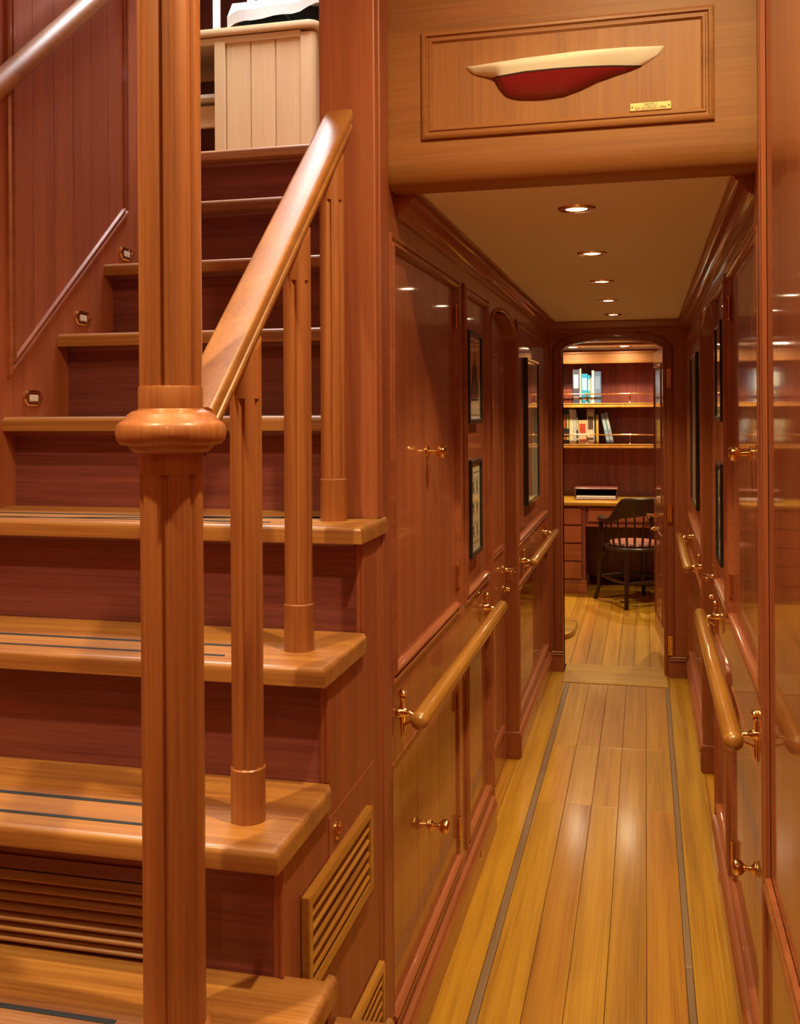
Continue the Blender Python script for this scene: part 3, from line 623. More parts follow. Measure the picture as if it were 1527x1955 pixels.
# ------------------------------------------------------------------ newel post, balusters, stair handrail
def lobed(r, n_lobe, phase, groove, width, n=72):
    pts = []
    for k in range(n):
        a = 2 * math.pi * k / n; d = min(abs((a - phase - 2 * math.pi * j / n_lobe + math.pi) % (2 * math.pi) - math.pi) for j in range(n_lobe))
        q = r - (groove * (1 - d / width) ** 0.6 if d < width else 0.0)
        pts.append((q * math.cos(a), q * math.sin(a)))
    return pts
nx, ny = -0.662, 1.33
nw = empty('newel_post', (nx, ny, ZT(0))); tag(nw, 'thick fluted teak newel post with rounded collar at the stair foot', 'newel post')
view = math.atan2(-ny, -nx)     # direction from post to lens
ph = view - math.radians(14)
lp = lobed(0.0443, 6, ph, 0.0085, 0.15)
def shaft(z0, z1, tp=0.03):
    t = B(); full = lobed(0.0443, 6, ph, 0.0, 0.13)
    loft(t, [[(x, y, z0) for x, y in full], [(x, y, z0 + 0.001) for x, y in lp], [(x, y, z1 - 0.001) for x, y in lp], [(x, y, z1) for x, y in full]], cap=True); return t
ZB = ZT(0)
obj('lower_shaft', shaft(0.018, 1.462 - ZB), W['post'], nw, True)
obj('upper_shaft', shaft(1.583 - ZB, 2.95 - ZB), W['post'], nw, True)
t = B(); lathe(t, [(0.0535, 0.0), (0.0535, 0.012), (0.050, 0.017), (0.0450, 0.019)], (0, 0, 0), 'Z', 40); obj('base_ring', t, W['post'], nw, True)
z = -ZB
t = B(); lathe(t, [(0.0450, 1.460 + z), (0.0460, 1.463 + z), (0.0460, 1.489 + z), (0.053, 1.491 + z), (0.058, 1.496 + z), (0.060, 1.500 + z), (0.071, 1.502 + z), (0.0765, 1.508 + z), (0.078, 1.518 + z), (0.0765, 1.529 + z), (0.072, 1.534 + z), (0.066, 1.537 + z), (0.062, 1.544 + z), (0.055, 1.549 + z), (0.048, 1.551 + z), (0.0462, 1.553 + z), (0.0462, 1.582 + z), (0.0450, 1.585 + z)], (0, 0, 0), 'Z', 48); obj('collar', t, W['post'], nw, True, 'rounded turned collar')

RX0, RX1 = -0.670, -0.607; RXC = (RX0 + RX1) / 2; SL = 0.8777
rtop = lambda y: 1.652 + SL * (y - 1.463)
hr = empty('stair_handrail', (RXC, 1.35, rtop(1.35))); tag(hr, 'wide moulded teak handrail sloping from newel to corner post', 'handrail')
w2 = (RX1 - RX0) / 2
prof = [(-w2 + 0.007, 0.0), (w2 - 0.007, 0.0), (w2 - 0.002, -0.003), (w2, -0.008), (w2, -0.022), (w2 - 0.005, -0.025), (w2 - 0.005, -0.030), (w2 - 0.001, -0.033), (w2, -0.040), (w2 - 0.003, -0.047), (w2 - 0.009, -0.050), (w2 - 0.011, -0.068), (w2 - 0.016, -0.074)]
prof = prof + [(-a, b) for a, b in prof[::-1][:-2]]
d = Vector((0, 1, SL)).normalized()
y0, y1 = 1.352, 2.083
t = B(); P0 = Vector((RXC, y0, rtop(y0))) - Vector(hr.location); P1 = Vector((RXC, y1, rtop(y1))) - Vector(hr.location)
loft(t, [[P0 + Vector((a, 0, b)) for a, b in prof], [P1 + Vector((a, 0, b)) for a, b in prof]], cap=True); 
mrail = bpy.data.materials.get('varnished_teak_rail')
obj('rail', t, mrail, hr, True)
def baluster(i, y, label):
    z0 = ZT(i); z1 = rtop(y) - 0.076 + 0.03; H = z1 - z0
    b = empty('stair_baluster', (RXC - 0.002, y, z0)); tag(b, label, 'baluster', 'stair balusters')
    v = math.atan2(-y, -RXC); p2 = v - math.radians(14); r = 0.0262
    l2 = lobed(r, 6, p2, 0.0055, 0.18); fu = lobed(r, 6, p2, 0, 0.16)
    # the head is scribed to the underside of the sloping rail
    hd = lambda yy: rtop(y + yy) - 0.0745 - z0
    t = B(); loft(t, [[(x, q, 0.088) for x, q in fu], [(x, q, 0.089) for x, q in l2], [(x, q, H - 0.12) for x, q in l2], [(x, q, H - 0.119) for x, q in fu], [(x, q, hd(q)) for x, q in fu]], cap=True)
    obj('shaft', t, W['post'], b, True)
    t = B(); lathe(t, [(0.0285, 0.0), (0.0285, 0.087), (0.0262, 0.089)], (0, 0, 0), 'Z', 36); obj('foot', t, W['post'], b, True)
    return b
baluster(1, 1.556, 'teak baluster on the lowest visible tread beside the newel')
baluster(2, 1.812, 'teak baluster in the middle of the three below the stair rail')
baluster(3, 2.035, 'teak baluster nearest the tall corner post')

# ------------------------------------------------------------------ stairwell wall on the left, with panel, rail and step lights
sw = empty('wall_stairwell'); struct(sw, 'outboard stairwell wall with a boarded panel cut to the stair slope')
obj('wall_board', box(B(), XW - 0.05, XW, -1.2, 3.2, 0.0, 4.4), W['satinZ'], sw)
FW = lambda a, b, h: Vector((XW + h, a, b))
ya, yb = 2.199, 2.760; zl = lambda y: 1.668 + (2.176 - 1.668) * (y - 2.19) / (2.772 - 2.19)
nb = 6
for k in range(nb):
    a, b = ya + (yb - ya) * k / nb + 0.0007, ya + (yb - ya) * (k + 1) / nb - 0.0007
    t = B(); prism(t, [(a, zl(a)), (b, zl(b)), (b, 2.95), (a, 2.95)], lambda p, q: FW(p, q, 0.0), lambda p, q: FW(p, q, 0.003)); obj('board', t, W['satinZ'], sw)
pl = lambda q: [(ya - 0.002 + q, zl(ya) - 0.012 + q * 1.9), (yb + 0.004 - q, zl(yb) - 0.010 + q * 0.35), (yb + 0.004 - q, 2.98 - q), (ya - 0.002 + q, 2.98 - q)]
t = B(); loft(t, [[FW(a, b, h) for a, b in pl(q)] for q, h in ((-0.016, 0.0), (-0.015, 0.008), (-0.010, 0.012), (-0.004, 0.011), (-0.001, 0.004), (0.002, 0.004), (0.005, 0.011), (0.010, 0.011), (0.013, 0.004), (0.014, 0.002))]); obj('moulding', t, W['wallY'], sw, True)
wh = empty('wall_handrail', (-1.462, 2.28, 2.497)); tag(wh, 'slim rounded teak handrail on the outboard stairwell wall', 'handrail')
dy = 0.86
t = B(); tube(t, [(0, s, s * dy) for s in (-0.66, -0.655, -0.64, 0.64, 0.655, 0.66)], [0.008, 0.02, 0.027, 0.027, 0.02, 0.008], 16); obj('rail', t, W['railY'], wh, True)
for s in (-0.235, 0.52):
    t = B(); tube(t, [(-0.062, s, s * dy - 0.03), (-0.04, s, s * dy - 0.03), (-0.012, s, s * dy - 0.012)], 0.008, 10); lathe(t, [(0.022, -0.0625), (0.022, -0.058), (0.012, -0.054)], (0, s, s * dy - 0.03), 'X', 16); obj('bracket', t, BRASS, wh, True)
for k, (y, z, lb) in enumerate(((2.287, 1.584, 'lowest of the three'), (2.524, 1.809, 'middle one of the three'), (2.770, 2.024, 'highest of the three'))):
    r_ = empty('step_light', (XW + 0.0005, y, z)); tag(r_, lb + ' oval brass step lights on the stairwell wall', 'step light', 'step lights')
    def oval(a, b, h, n=28):
        return [(h, (a - b) * (1 if math.cos(u) > 0 else -1) + b * math.cos(u), b * math.sin(u)) for u in [2 * math.pi * j / n + 0.01 for j in range(n)]]
    t = B(); loft(t, [oval(0.040, 0.020, 0.0), oval(0.040, 0.020, 0.003), oval(0.036, 0.017, 0.0055), oval(0.033, 0.014, 0.005), oval(0.032, 0.013, 0.002)], cap=True); obj('bezel', t, M['brass'], r_, True)
    obj('lens', box(B(), 0.002, 0.0052, -0.018, 0.018, -0.0085, 0.0085, 0.002, 1), M['steplens'], r_)
    obj('recess', box(B(), 0.0015, 0.0022, -0.031, 0.031, -0.0115, 0.0115), W['redZ'], r_)
    t = B()
    for q in (-0.027, 0.027): lathe(t, [(0.003, 0.002), (0.003, 0.0045), (0.001, 0.005)], (0, q, 0), 'X', 8)
    obj('screw', t, BRASS, r_)

# inboard stairwell wall beyond the corner post
si = obj('wall_stair_inboard', box(B(), -0.684, -0.615, YP + 0.001, 3.17, 0.0, 4.4), W['wallZ']); struct(si)

# ------------------------------------------------------------------ deckhouse at the stair head
uf = obj('floor_deckhouse', box(B(), -3.2, 1.2, 3.225, 6.4, ZT(8) - 0.06, ZT(8)), W['tread']); struct(uf)
for nm, a in (('wall_deckhouse_back', (-3.25, 1.25, 6.4, 6.45, 2.36, 4.4)), ('wall_deckhouse_port', (-3.25, -3.2, 3.2, 6.4, 2.36, 4.4)), ('wall_deckhouse_front', (-3.2, XW - 0.05, 3.15, 3.2, 2.36, 4.4)), ('wall_deckhouse_starboard', (1.2, 1.25, 2.27, 6.4, 2.36, 4.4)), ('wall_deckhouse_aft', (-1.6, 1.25, 1.50, 1.55, 3.0, 4.4))):
    struct(obj(nm, box(B(), *a), W['daylitZ'] if 'back' not in nm else W['redZ']))
struct(obj('ceiling_deckhouse', box(B(), -3.25, 1.25, 1.5, 6.45, 4.4, 4.45), M['white']))
cb = empty('deckhouse_cabinet', (-1.40, 3.60, ZT(8))); tag(cb, 'boarded cabinet, its teak lightened for daylight, standing on the landing at the stair head', 'cabinet')
Oc = Vector(cb.location)
def cobj(name, bm, mat, sm=False): bmesh.ops.translate(bm, verts=bm.verts, vec=-Oc); return obj(name, bm, mat, cb, sm)
Zb, Zc = ZT(8), 2.985
cobj('carcass', box(B(), -1.595, -1.205, 3.612, 4.25, Zb, Zc - 0.02), W['daylitZ'])
cobj('stile', box(B(), -1.600, -1.556, 3.594, 3.62, Zb, Zc - 0.015, 0.002, 1), W['daylitZ'])
t = B(); prism(t, [(-1.252, 3.596), (-1.215, 3.596)] + [(-1.215 + 0.022 * math.sin(u), 3.618 - 0.022 * math.cos(u)) for u in (0.4, 0.8, 1.2, 1.57)] + [(-1.193, 3.66), (-1.252, 3.66)], lambda a, b: Vector((a, b, Zb)), lambda a, b: Vector((a, b, Zc - 0.015))); cobj('corner_stile', t, W['daylitZ'], True)
cobj('top_rail', box(B(), -1.70, -1.252, 3.596, 3.62, 2.955, Zc - 0.005, 0.002, 1), W['daylitX'])
for k in range(3):
    a = -1.553 + k * 0.1005; cobj('board', box(B(), a, a + 0.0965, 3.604, 3.62, Zb, 2.956, 0.002, 1), W['daylitZ'])
t = B(); prism(t, [(-1.95, 3.580), (-1.225, 3.580)] + [(-1.225 + 0.045 * math.sin(u), 3.625 - 0.045 * math.cos(u)) for u in (0.4, 0.8, 1.2, 1.57)] + [(-1.18, 4.25), (-1.95, 4.25)], lambda a, b: Vector((a, b, Zc)), lambda a, b: Vector((a, b, Zc + 0.026)), 0.005, 2); cobj('cabinet_top', t, W['daylitX'], True)
# open locker beside the cabinet
ol_ = empty('open_locker', (-1.78, 3.9, ZT(8))); tag(ol_, 'open teak locker with a pale shelf left of the cabinet', 'locker'); Oc = Vector(ol_.location)
def lobj(name, bm, mat): bmesh.ops.translate(bm, verts=bm.verts, vec=-Oc); return obj(name, bm, mat, ol_)
lobj('back', box(B(), -1.95, -1.605, 3.98, 4.0, Zb, 2.95), W['redZ']); lobj('shelf', box(B(), -1.95, -1.605, 3.66, 3.98, 2.772, 2.788, 0.002, 1), M['white'])
lobj('lower_front', box(B(), -1.95, -1.605, 3.70, 3.72, 2.67, 2.755, 0.002, 1), W['daylitX']); lobj('side', box(B(), -1.97, -1.95, 3.60, 4.0, Zb, 2.98), W['redZ'])
# bag, cloth and rails on the cabinet
bg = empty('dark_bag', (-1.36, 3.95, Zc + 0.026)); tag(bg, 'black fabric bag lying on the deckhouse cabinet', 'bag')
t = B(); loft(t, [[(x * s, y * s2, z) for x, y in ((-0.20, -0.25), (-0.10, -0.28), (0.10, -0.27), (0.19, -0.22), (0.21, 0.0), (0.18, 0.2), (-0.18, 0.2), (-0.22, 0.0))] for z, s, s2 in ((0.0, 1.0, 1.0), (0.03, 1.0, 1.02), (0.07, 0.93, 0.93), (0.11, 0.85, 0.85), (0.13, 0.7, 0.7))], cap=True); obj('body', t, M['navy'], bg, True)
t = B(); tube(t, [(-0.14, -0.262, 0.02), (-0.12, -0.285, 0.06), (-0.05, -0.28, 0.085), (0.03, -0.28, 0.06), (0.05, -0.262, 0.02)], 0.006, 8); obj('handle', t, M['navy'], bg, True)
cl = empty('white_cloth', (-1.36, 3.93, Zc + 0.1)); tag(cl, 'white cloth folded over the dark bag at the stair head', 'cloth')
t = B(); rows = []
for k in range(13):
    u = k / 12; x = -0.20 + 0.44 * u; sag = 0.006 * math.sin(u * 17) - 0.028 * (1 - u) ** 3
    rows.append([(x, -0.30 - 0.02 * math.sin(u * 9), -0.035 + 0.03 * u + sag), (x, -0.302 - 0.02 * math.sin(u * 9), 0.010 + sag + 0.02 * u), (x, -0.25, 0.055), (x, 0.0, 0.075), (x, 0.2, 0.06), (x, 0.2, 0.04), (x, -0.24, 0.036), (x, -0.28, -0.02 + 0.03 * u + sag)])
loft(t, rows, cap=True); obj('fold', t, M['cloth'], cl, True)
rk = empty('white_rack', (-1.70, 4.22, Zc + 0.026)); tag(rk, 'white painted rack behind the newel top on the cabinet', 'rack')
for x in (-0.165, 0.0): tb = B(); box(tb, x - 0.014, x + 0.014, -0.014, 0.014, 0.0, 0.5, 0.003, 1); obj('upright', tb, M['white'], rk)
for zz in (0.06, 0.20, 0.34): tb = B(); box(tb, 0.014, 0.30, -0.01, 0.01, zz, zz + 0.022, 0.003, 1); obj('crossbar', tb, M['white'], rk)
hg = empty('grey_blue_coat', (-1.155, 3.72, ZT(8))); tag(hg, 'grey blue cloth hanging between cabinet and corner post', 'cloth')
t = B(); rows = []
for k in range(9):
    u = k / 8; z = 0.24 + 0.16 * u; rows.append([(-0.03 + 0.006 * math.sin(u * 6), -0.02, z), (0.0, -0.028, z), (0.03, -0.02 + 0.006 * math.sin(u * 5), z), (0.03, 0.01, z), (-0.03, 0.01, z)])
loft(t, rows, cap=True); obj('drape', t, M['greyblue'], hg, True)
tb = B(); box(tb, -0.04, 0.05, -0.01, 0.012, 0.0, 0.24, 0.004, 1); obj('stand', tb, M['navy'], hg)

# ------------------------------------------------------------------ study beyond the doorway
YB = 9.25
fs = empty('floor_study'); struct(fs, 'study floor of narrow teak planks')
obj('caulk_bed', box(B(), -1.40, 0.95, 6.07, YB, -0.06, -0.004), M['black'], fs)
x = -1.40
while x < 0.95:
    obj('plank', box(B(), x + 0.001, min(x + 0.0935, 0.95), (6.171 if x + 0.09 > -0.50 and x < 0.125 else 6.071), YB, -0.02, 0.0, 0.0008, 1), W['floorY'], fs); x += 0.0945
ws = empty('wall_study'); struct(ws, 'red teak walls of the study')
obj('back_wall', box(B(), -1.40, 0.95, YB, YB + 0.04, 0, 2.3), W['redZ'], ws)
obj('side_wall', box(B(), -1.44, -1.40, 6.07, YB, 0, 2.3), W['wallZ'], ws); obj('side_wall', box(B(), 0.95, 0.99, 6.07, YB, 0, 2.3), W['wallZ'], ws)
obj('entrance_wall', box(B(), -1.44, -0.62, 6.0, 6.07, 0, 2.3), W['wallZ'], ws); obj('entrance_wall', box(B(), 0.30, 0.99, 6.0, 6.07, 0, 2.3), W['wallZ'], ws)
obj('entrance_head', box(B(), -0.62, 0.30, 6.0, 6.07, 2.06, 2.3), W['wallZ'], ws)
cs = empty('ceiling_study'); struct(cs, 'pale study ceiling with teak beams')
obj('deckhead', box(B(), -1.44, 0.99, 6.07, YB + 0.04, 2.072, 2.11), M['white'], cs)
for y in (6.9, 7.6, 8.3): obj('beam', box(B(), -1.40, 0.95, y - 0.03, y + 0.03, 2.052, 2.072, 0.004, 1), W['wallX'], cs)
# bookshelf
bs = empty('bookshelf', (-0.3, 9.1, 0.80)); tag(bs, 'built-in teak bookshelf above the desk with brass fiddle rails', 'bookshelf'); Ob = Vector(bs.location)
def bobj(name, bm, mat, parent=bs, sm=False): bmesh.ops.translate(bm, verts=bm.verts, vec=-Ob); return obj(name, bm, mat, parent, sm)
YS = 8.96
for z in (1.588, 1.232):
    s_ = bobj('shelf', box(B(), -1.2, 0.6, YS, YB - 0.002, z - 0.034, z, 0.003, 1), W['wallX'])
    t = B(); sweep(t, [(0, 0.002), (-0.012, 0.002), (-0.014, -0.004), (-0.010, -0.012), (-0.014, -0.022), (-0.012, -0.034), (0, -0.036)], (-1.2, YS, z), (0.6, YS, z), (0, 1, 0), (0, 0, 1)); bobj('shelf_lip', t, W['brightY'], s_, True)
    fr_ = B(); tube(fr_, [(-1.2, YS + 0.012, z + 0.083), (0.6, YS + 0.012, z + 0.083)], 0.0055, 10); rail_ = bobj('fiddle_rail', fr_, BRASS, bs, True)
    for xx in (-0.85, -0.50, -0.13, 0.24):
        t = B(); lathe(t, [(0.012, 0), (0.012, 0.003), (0.006, 0.010), (0.0045, 0.03), (0.007, 0.045), (0.0045, 0.06), (0.006, 0.074), (0.012, 0.083), (0.006, 0.093), (0.001, 0.096)], (xx, YS + 0.012, z + 0.0005), 'Z', 12); bobj('post', t, BRASS, rail_, True)
bobj('side', box(B(), -1.22, -1.2, YS, YB - 0.002, 0.8, 2.0), W['redZ']); bobj('side', box(B(), 0.6, 0.62, YS, YB - 0.002, 0.8, 2.0), W['redZ'])
t = B(); sweep(t, [(0, 0), (-0.02, 0), (-0.022, 0.010), (-0.016, 0.016), (-0.018, 0.080), (-0.026, 0.088), (-0.026, 0.10), (0.03, 0.10), (0.03, 0)], (-1.22, YS, 1.938), (0.62, YS, 1.938), (0, 1, 0), (0, 0, 1)); bobj('cornice', t, W['headX'], bs, True)
bobj('back_board', box(B(), -1.2, 0.6, YB - 0.010, YB - 0.003, 0.80, 1.95), W['redZ'])
# books: px range and top measured on the photo, converted to metres at the shelf plane
def px(x): return -0.702 + (x - 1077) * 0.004519
def pz(y): return 1.582 + (772 - y) * 0.00463
up_books = [(1094.8, 1107.6, 706, (0.05, 0.045, 0.10), 'tall dark purple book with a white patterned spine on the upper shelf', (0.7, 0.7, 0.72)),
 (1108, 1111.2, 704, (0.35, 0.36, 0.38), 'thin grey book beside the purple one on the upper shelf', None),
 (1111.6, 1123.6, 714, (0.005, 0.22, 0.50), 'bright blue book with a pale title panel on the upper shelf', (0.45, 0.65, 0.75)),
 (1124, 1128.6, 717, (0.01, 0.25, 0.50), 'narrow bright blue book on the upper shelf', (0.5, 0.6, 0.7)),
 (1128.8, 1131.0, 722, (0.42, 0.30, 0.14), 'very thin tan book on the upper shelf', None),
 (1131.3, 1135.8, 708, (0.78, 0.76, 0.70), 'white book between blue ones on the upper shelf', None),
 (1136.1, 1148.7, 710, (0.09, 0.14, 0.30), 'slate blue volume at the right end of the upper shelf books', (0.16, 0.22, 0.40))]
lo_books = [(1076, 1081.8, 781, (0.015, 0.012, 0.012), 'black book with red head at the left end of the lower shelf', (0.45, 0.08, 0.04)),
 (1082, 1087.6, 782, (0.02, 0.018, 0.015), 'black book with yellow lettering panel on the lower shelf', (0.55, 0.42, 0.10)),
 (1088, 1095.2, 781, (0.72, 0.66, 0.50), 'cream book on the lower shelf', None),
 (1095.5, 1101, 782, (0.55, 0.54, 0.56), 'pale grey book beside the cream one on the lower shelf', None),
 (1101.2, 1104.8, 788, (0.04, 0.035, 0.03), 'narrow dark book on the lower shelf', (0.6, 0.55, 0.4)),
 (1105, 1121.3, 802, (0.66, 0.50, 0.30), 'short wide tan book with a red band on the lower shelf', (0.50, 0.06, 0.03)),
 (1121.6, 1135.6, 786, (0.62, 0.52, 0.45), 'thick white and brown book on the lower shelf', (0.10, 0.05, 0.04)),
 (1136, 1139, 790, (0.03, 0.03, 0.03), 'thin black book left of the yellow one', None),
 (1139.3, 1143.6, 792, (0.62, 0.36, 0.03), 'yellow book standing right of the black one', None)]
bookmats = {}
def bmat(c, nm):
    k = tuple(c)
    if k not in bookmats: bookmats[k] = plain('book_cover_' + nm, tuple(v * 0.62 for v in c), 0.45)
    return bookmats[k]
PAGES = plain('book_pages', (0.70, 0.62, 0.46), 0.8)
def book(x0, x1, z0, z1, col, label, accent, lean=0.0, depth=0.17):
    b = empty('book', ((x0 + x1) / 2, YS + 0.035, z0)); b.rotation_euler = (0, lean, 0); tag(b, label, 'book', 'books on the study shelves')
    w = (x1 - x0) / 2; h = z1 - z0; m = bmat(col, str(len(bookmats)))
    t = B(); c = min(0.002, w * 0.3); box(t, -w, w, 0.0, 0.003, 0, h, 0.001, 1); box(t, -w, -w + c, 0.003, depth, 0, h); box(t, w - c, w, 0.003, depth, 0, h); obj('cover', t, m, b)
    t = B(); box(t, -w + c, w - c, 0.003, depth - 0.004, 0.003, h - 0.003); obj('pages', t, PAGES, b)
    if accent:
        ma = bmat(accent, str(len(bookmats)))
        t = B(); box(t, -w * 0.7, w * 0.7, -0.0006, 0.001, h * 0.45, h * 0.85); obj('title_panel', t, ma, b)
        t = B(); box(t, -w * 0.8, w * 0.8, -0.0006, 0.001, h * 0.12, h * 0.2); obj('spine_band', t, ma, b)
for a, b, y, c, lb, ac in up_books: book(px(a), px(b), 1.5885, pz(y), c, lb, ac)
for a, b, y, c, lb, ac in lo_books: book(px(a), px(b), 1.2325, pz(y), c, lb, ac)
book(-0.330, -0.300, 1.2395, 1.505, (0.22, 0.36, 0.60), 'light blue book leaning at the right of the lower shelf, inner one', (0.45, 0.55, 0.65), -0.20)
book(-0.296, -0.270, 1.2395, 1.515, (0.26, 0.33, 0.45), 'grey blue book leaning last on the lower shelf', (0.5, 0.55, 0.6), -0.20)
fb = empty('book', ((px(1121) + px(1136)) / 2, YS + 0.035, pz(786) + 0.0005)); tag(fb, 'small brown book lying flat on top of the thick white one', 'book', 'books on the study shelves')
obj('cover', box(B(), -0.034, 0.034, 0, 0.12, 0, 0.026, 0.002, 1), bmat((0.40, 0.22, 0.10), 'flat'), fb)
cbx = empty('studded_box', (px(1083), YS + 0.04, 1.5885)); tag(cbx, 'small dark red box with brass studs at the left end of the upper shelf', 'box')
obj('body', box(B(), -0.055, 0.05, 0, 0.12, 0, 0.125, 0.003, 1), plain('dark_red_lacquer', (0.10, 0.02, 0.015), 0.4), cbx)
for sx in (-0.04, 0.0, 0.035):
    for sz in (0.025, 0.1): t = B(); lathe(t, [(0.005, 0), (0.004, -0.003), (0.001, -0.004)], (sx, 0, sz), 'Y', 8); obj('stud', t, BRASS, cbx)

# desk
dk = empty('desk', (-0.2, 8.55, 0)); tag(dk, 'teak pedestal desk with drawers against the study wall', 'desk'); Od = Vector(dk.location)
def dobj(name, bm, mat, parent=dk, sm=False): bmesh.ops.translate(bm, verts=bm.verts, vec=-Od); return obj(name, bm, mat, parent, sm)
dobj('desk_top', box(B(), -1.10, 0.60, 8.505, YB - 0.012, 0.735, 0.765, 0.006, 2), W['floorX'])
def pedestal(x0, x1):
    p = dobj('pedestal', box(B(), x0, x1, 8.545, 9.20, 0.07, 0.735), W['redZ']); dobj('plinth', box(B(), x0 - 0.008, x1 + 0.012, 8.530, 9.2, 0, 0.085, 0.003, 1), W['wallX'], p)
    dobj('plinth_mould', box(B(), x0 - 0.004, x1 + 0.008, 8.535, 9.2, 0.088, 0.105, 0.004, 2), W['wallX'], p)
    for k in range(4):
        z0 = 0.125 + k * 0.15; dr = dobj('drawer', box(B(), x0 + 0.02, x1 - 0.03, 8.530, 8.56, z0, z0 + 0.135, 0.004, 1), W['wallX'], p)
pedestal(-0.98, -0.495); pedestal(0.22, 0.58)
dobj('apron', box(B(), -0.495, 0.22, 8.56, 8.58, 0.56, 0.735), W['redZ'])
ad = dobj('drawer', box(B(), -0.47, 0.19, 8.545, 8.575, 0.60, 0.72, 0.004, 1), W['wallX'])
dobj('apron_bead', box(B(), -0.495, 0.22, 8.548, 8.575, 0.556, 0.574, 0.004, 1), W['wallX'])
dobj('modesty_panel', box(B(), -0.495, 0.22, 9.15, 9.17, 0.05, 0.735), W['redZ'])
# letter tray
lt = empty('letter_tray', (-0.415, 8.86, 0.7655)); tag(lt, 'low open wooden tray with papers on the desk', 'tray')
obj('base', box(B(), -0.18, 0.18, -0.14, 0.12, 0.0, 0.012, 0.002, 1), W['redZ'], lt); obj('top', box(B(), -0.18, 0.18, -0.10, 0.12, 0.088, 0.098, 0.002, 1), W['redZ'], lt)
for s in (-1, 1): obj('side', box(B(), *(sorted((s * 0.18, s * 0.17))), -0.10, 0.12, 0.012, 0.09), W['redZ'], lt)
obj('back', box(B(), -0.17, 0.17, 0.11, 0.12, 0.012, 0.09), M['black'], lt)
obj('papers', box(B(), -0.165, 0.165, -0.12, 0.09, 0.0125, 0.03, 0.001, 1), M['white'], lt)

# captain's chair
ch = empty('captains_chair', (-0.087, 8.235, 0), math.radians(30.7)); tag(ch, 'dark bow-back captain chair with spindles pulled up to the desk', 'chair')
def ring(th, rx=0.265, ry=0.26): return Vector((rx * math.sin(th), -ry * math.cos(th) - 0.0, 0))
t = B(); loops = []
for z, s in ((0.425, 0.93), (0.432, 0.98), (0.450, 1.0), (0.458, 0.97)):
    loops.append([Vector((0.245 * s * math.sin(a) * (1.0 if math.cos(a) > 0 else 1.02), -0.235 * s * math.cos(a) * (1 if math.cos(a) > 0 else 0.98), z)) for a in [2 * math.pi * k / 36 for k in range(36)]])
loft(t, loops, cap=True); obj('seat', t, W['chair'], ch, True)
t = B(); loops = []
for z, s in ((0.4585, 0.86), (0.470, 0.90), (0.485, 0.86), (0.492, 0.70)): loops.append([Vector((0.235 * s * math.sin(a), -0.225 * s * math.cos(a) + 0.01, z)) for a in [2 * math.pi * k / 32 for k in range(32)]])
loft(t, loops, cap=True); obj('cushion', t, M['cushion'], ch, True, 'dull red seat cushion')
def smooth01(u): u = max(0, min(1, u)); return u * u * (3 - 2 * u)
t = B(); loops = []
for k in range(49):
    th = math.radians(-128 + 256 * k / 48); a = abs(math.degrees(th)); s = smooth01((78 - a) / 34)
    zb = 0.652 + 0.045 * s + 0.018 * max(0, 1 - (a / 40) ** 2) * 1.0; zt = 0.690 + 0.165 * s
    p = ring(th); nrm = Vector((math.sin(th), -math.cos(th), 0)); wd = 0.017 + 0.012 * (1 - s)
    if a > 120: wd += 0.004
    lean = 0.03 * s
    loops.append([p - nrm * wd + Vector((0, 0, zb)), p + nrm * wd + Vector((0, 0, zb)), p + nrm * (wd + lean) + Vector((0, 0, zt - 0.01)), p + nrm * (wd * 0.5 + lean) + Vector((0, 0, zt)), p + nrm * (lean - wd * 0.5) + Vector((0, 0, zt)), p + nrm * (lean - wd) + Vector((0, 0, zt - 0.01))])
loft(t, loops, cap=True); obj('arm_bow', t, W['chair'], ch, True, 'one-piece arm and crest rail')
for k in range(13):
    th = math.radians(-90 + 180 * k / 12); a = abs(math.degrees(th)); p1 = ring(th) + Vector((0, 0, 0.67 + 0.035 * smooth01((78 - a) / 34))); p0 = ring(th, 0.222, 0.214) + Vector((0, 0, 0.450))
    t = B(); tube(t, [p0, p0.lerp(p1, 0.25), p0.lerp(p1, 0.5), p1], [0.006, 0.0105, 0.008, 0.0065], 8); obj('spindle', t, W['chair'], ch, True)
for s in (-1, 1):
    p1 = ring(math.radians(122 * s)) + Vector((0, 0, 0.655)); p0 = Vector((0.225 * s, 0.095, 0.40))
    t = B(); tube(t, [p0, p0.lerp(p1, 0.3) + Vector((0.012 * s, 0, 0)), p0.lerp(p1, 0.7) + Vector((0.01 * s, 0.0, 0)), p1], [0.020, 0.022, 0.019, 0.021], 10, 0.7); obj('arm_post', t, W['chair'], ch, True)
feet = {}
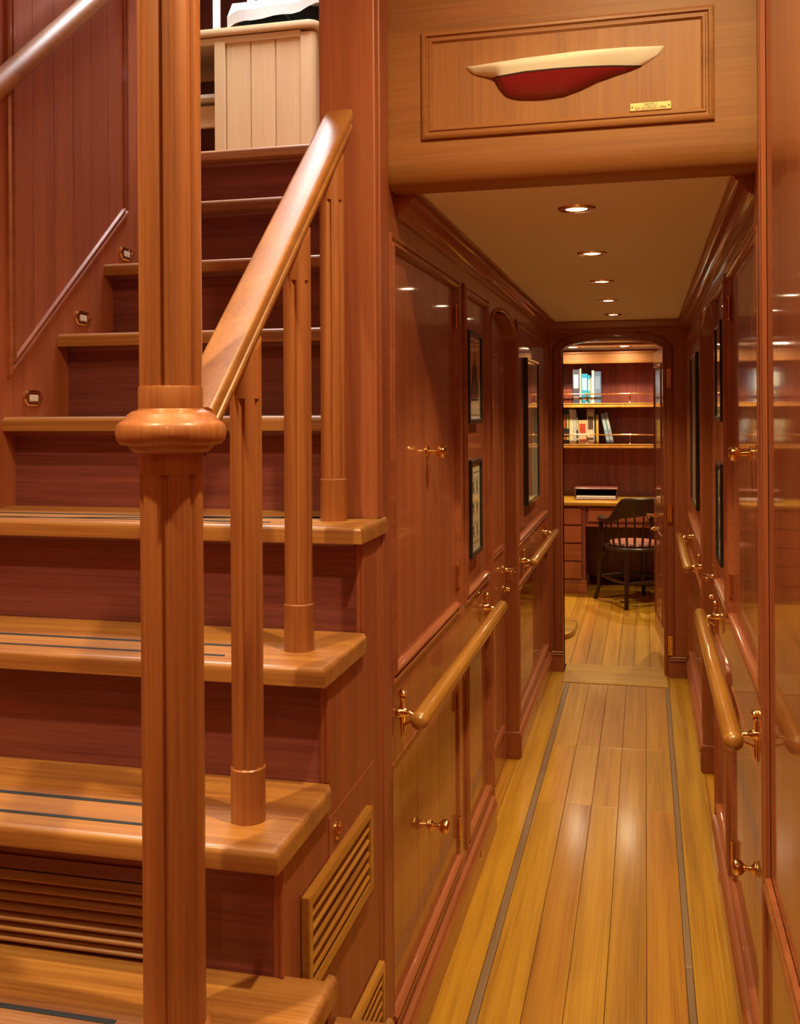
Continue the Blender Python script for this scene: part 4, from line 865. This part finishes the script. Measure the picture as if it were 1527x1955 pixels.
for sx in (-1, 1):
    for sy in (-1, 1):
        top = Vector((0.165 * sx, 0.16 * sy, 0.43)); ft = Vector((0.222 * sx, 0.250 * sy, 0.0)); o_ = Vector((sx, sy, 0)) * 0.7
        if sy > 0: pts = [top, top.lerp(ft, 0.25) + o_ * 0.028, top.lerp(ft, 0.5) + o_ * 0.012, top.lerp(ft, 0.75) - o_ * 0.006, top.lerp(ft, 0.92) - o_ * 0.004, ft]; rd = [0.022, 0.024, 0.019, 0.016, 0.016, 0.019]
        else: pts = [top, top.lerp(ft, 0.3), top.lerp(ft, 0.6), ft]; rd = [0.021, 0.021, 0.019, 0.017]
        t = B(); tube(t, pts, rd, 10); obj('leg', t, W['chair'], ch, True); feet[(sx, sy)] = top.lerp(ft, 0.55)
for a, b in (((-1, -1), (-1, 1)), ((1, -1), (1, 1)), ((-1, -1), (1, -1)), ((-1, 1), (1, 1))):
    p, q = feet[a], feet[b]; m = p.lerp(q, 0.5) + Vector((0, 0, 0.0))
    t = B(); tube(t, [p, p.lerp(q, 0.3), m, p.lerp(q, 0.7), q], [0.009, 0.013, 0.017, 0.013, 0.009], 10); obj('stretcher', t, W['chair'], ch, True)

# rounded low plinth by the study doorway
lp_ = empty('low_plinth', (-0.86, 7.05, 0)); tag(lp_, 'low rounded teak plinth just inside the study on the left', 'plinth')
pts = [(-0.35, -0.30), (0.24, -0.30)] + [(0.30 + 0.08 * math.sin(u), -0.24 + 0.16 * (1 - math.cos(u)) * 1.2) for u in (0.3, 0.7, 1.1, 1.57)] + [(0.38, 0.25), (0.30, 0.33), (-0.35, 0.33)]
t = B(); prism(t, pts, lambda a, b: Vector((a, b, 0.0005)), lambda a, b: Vector((a, b, 0.035)), 0.006, 2); obj('step', t, W['floorX'], lp_, True)
# study lamps
for x, y, lb in ((-0.17, 8.74, 'recessed downlight in front of the bookshelf cornice'), (-0.60, 8.74, 'recessed study downlight left of the doorway view'), (0.25, 7.4, 'added unseen study downlight above the open door'), (-1.0, 7.30, 'added unseen study downlight at the left side of the room')):
    downlight(x, y, 2.072, STUDY_W, lb, 'study downlights', 135)  # last two lamps are added, unseen, their floor glare hidden by the bulkhead
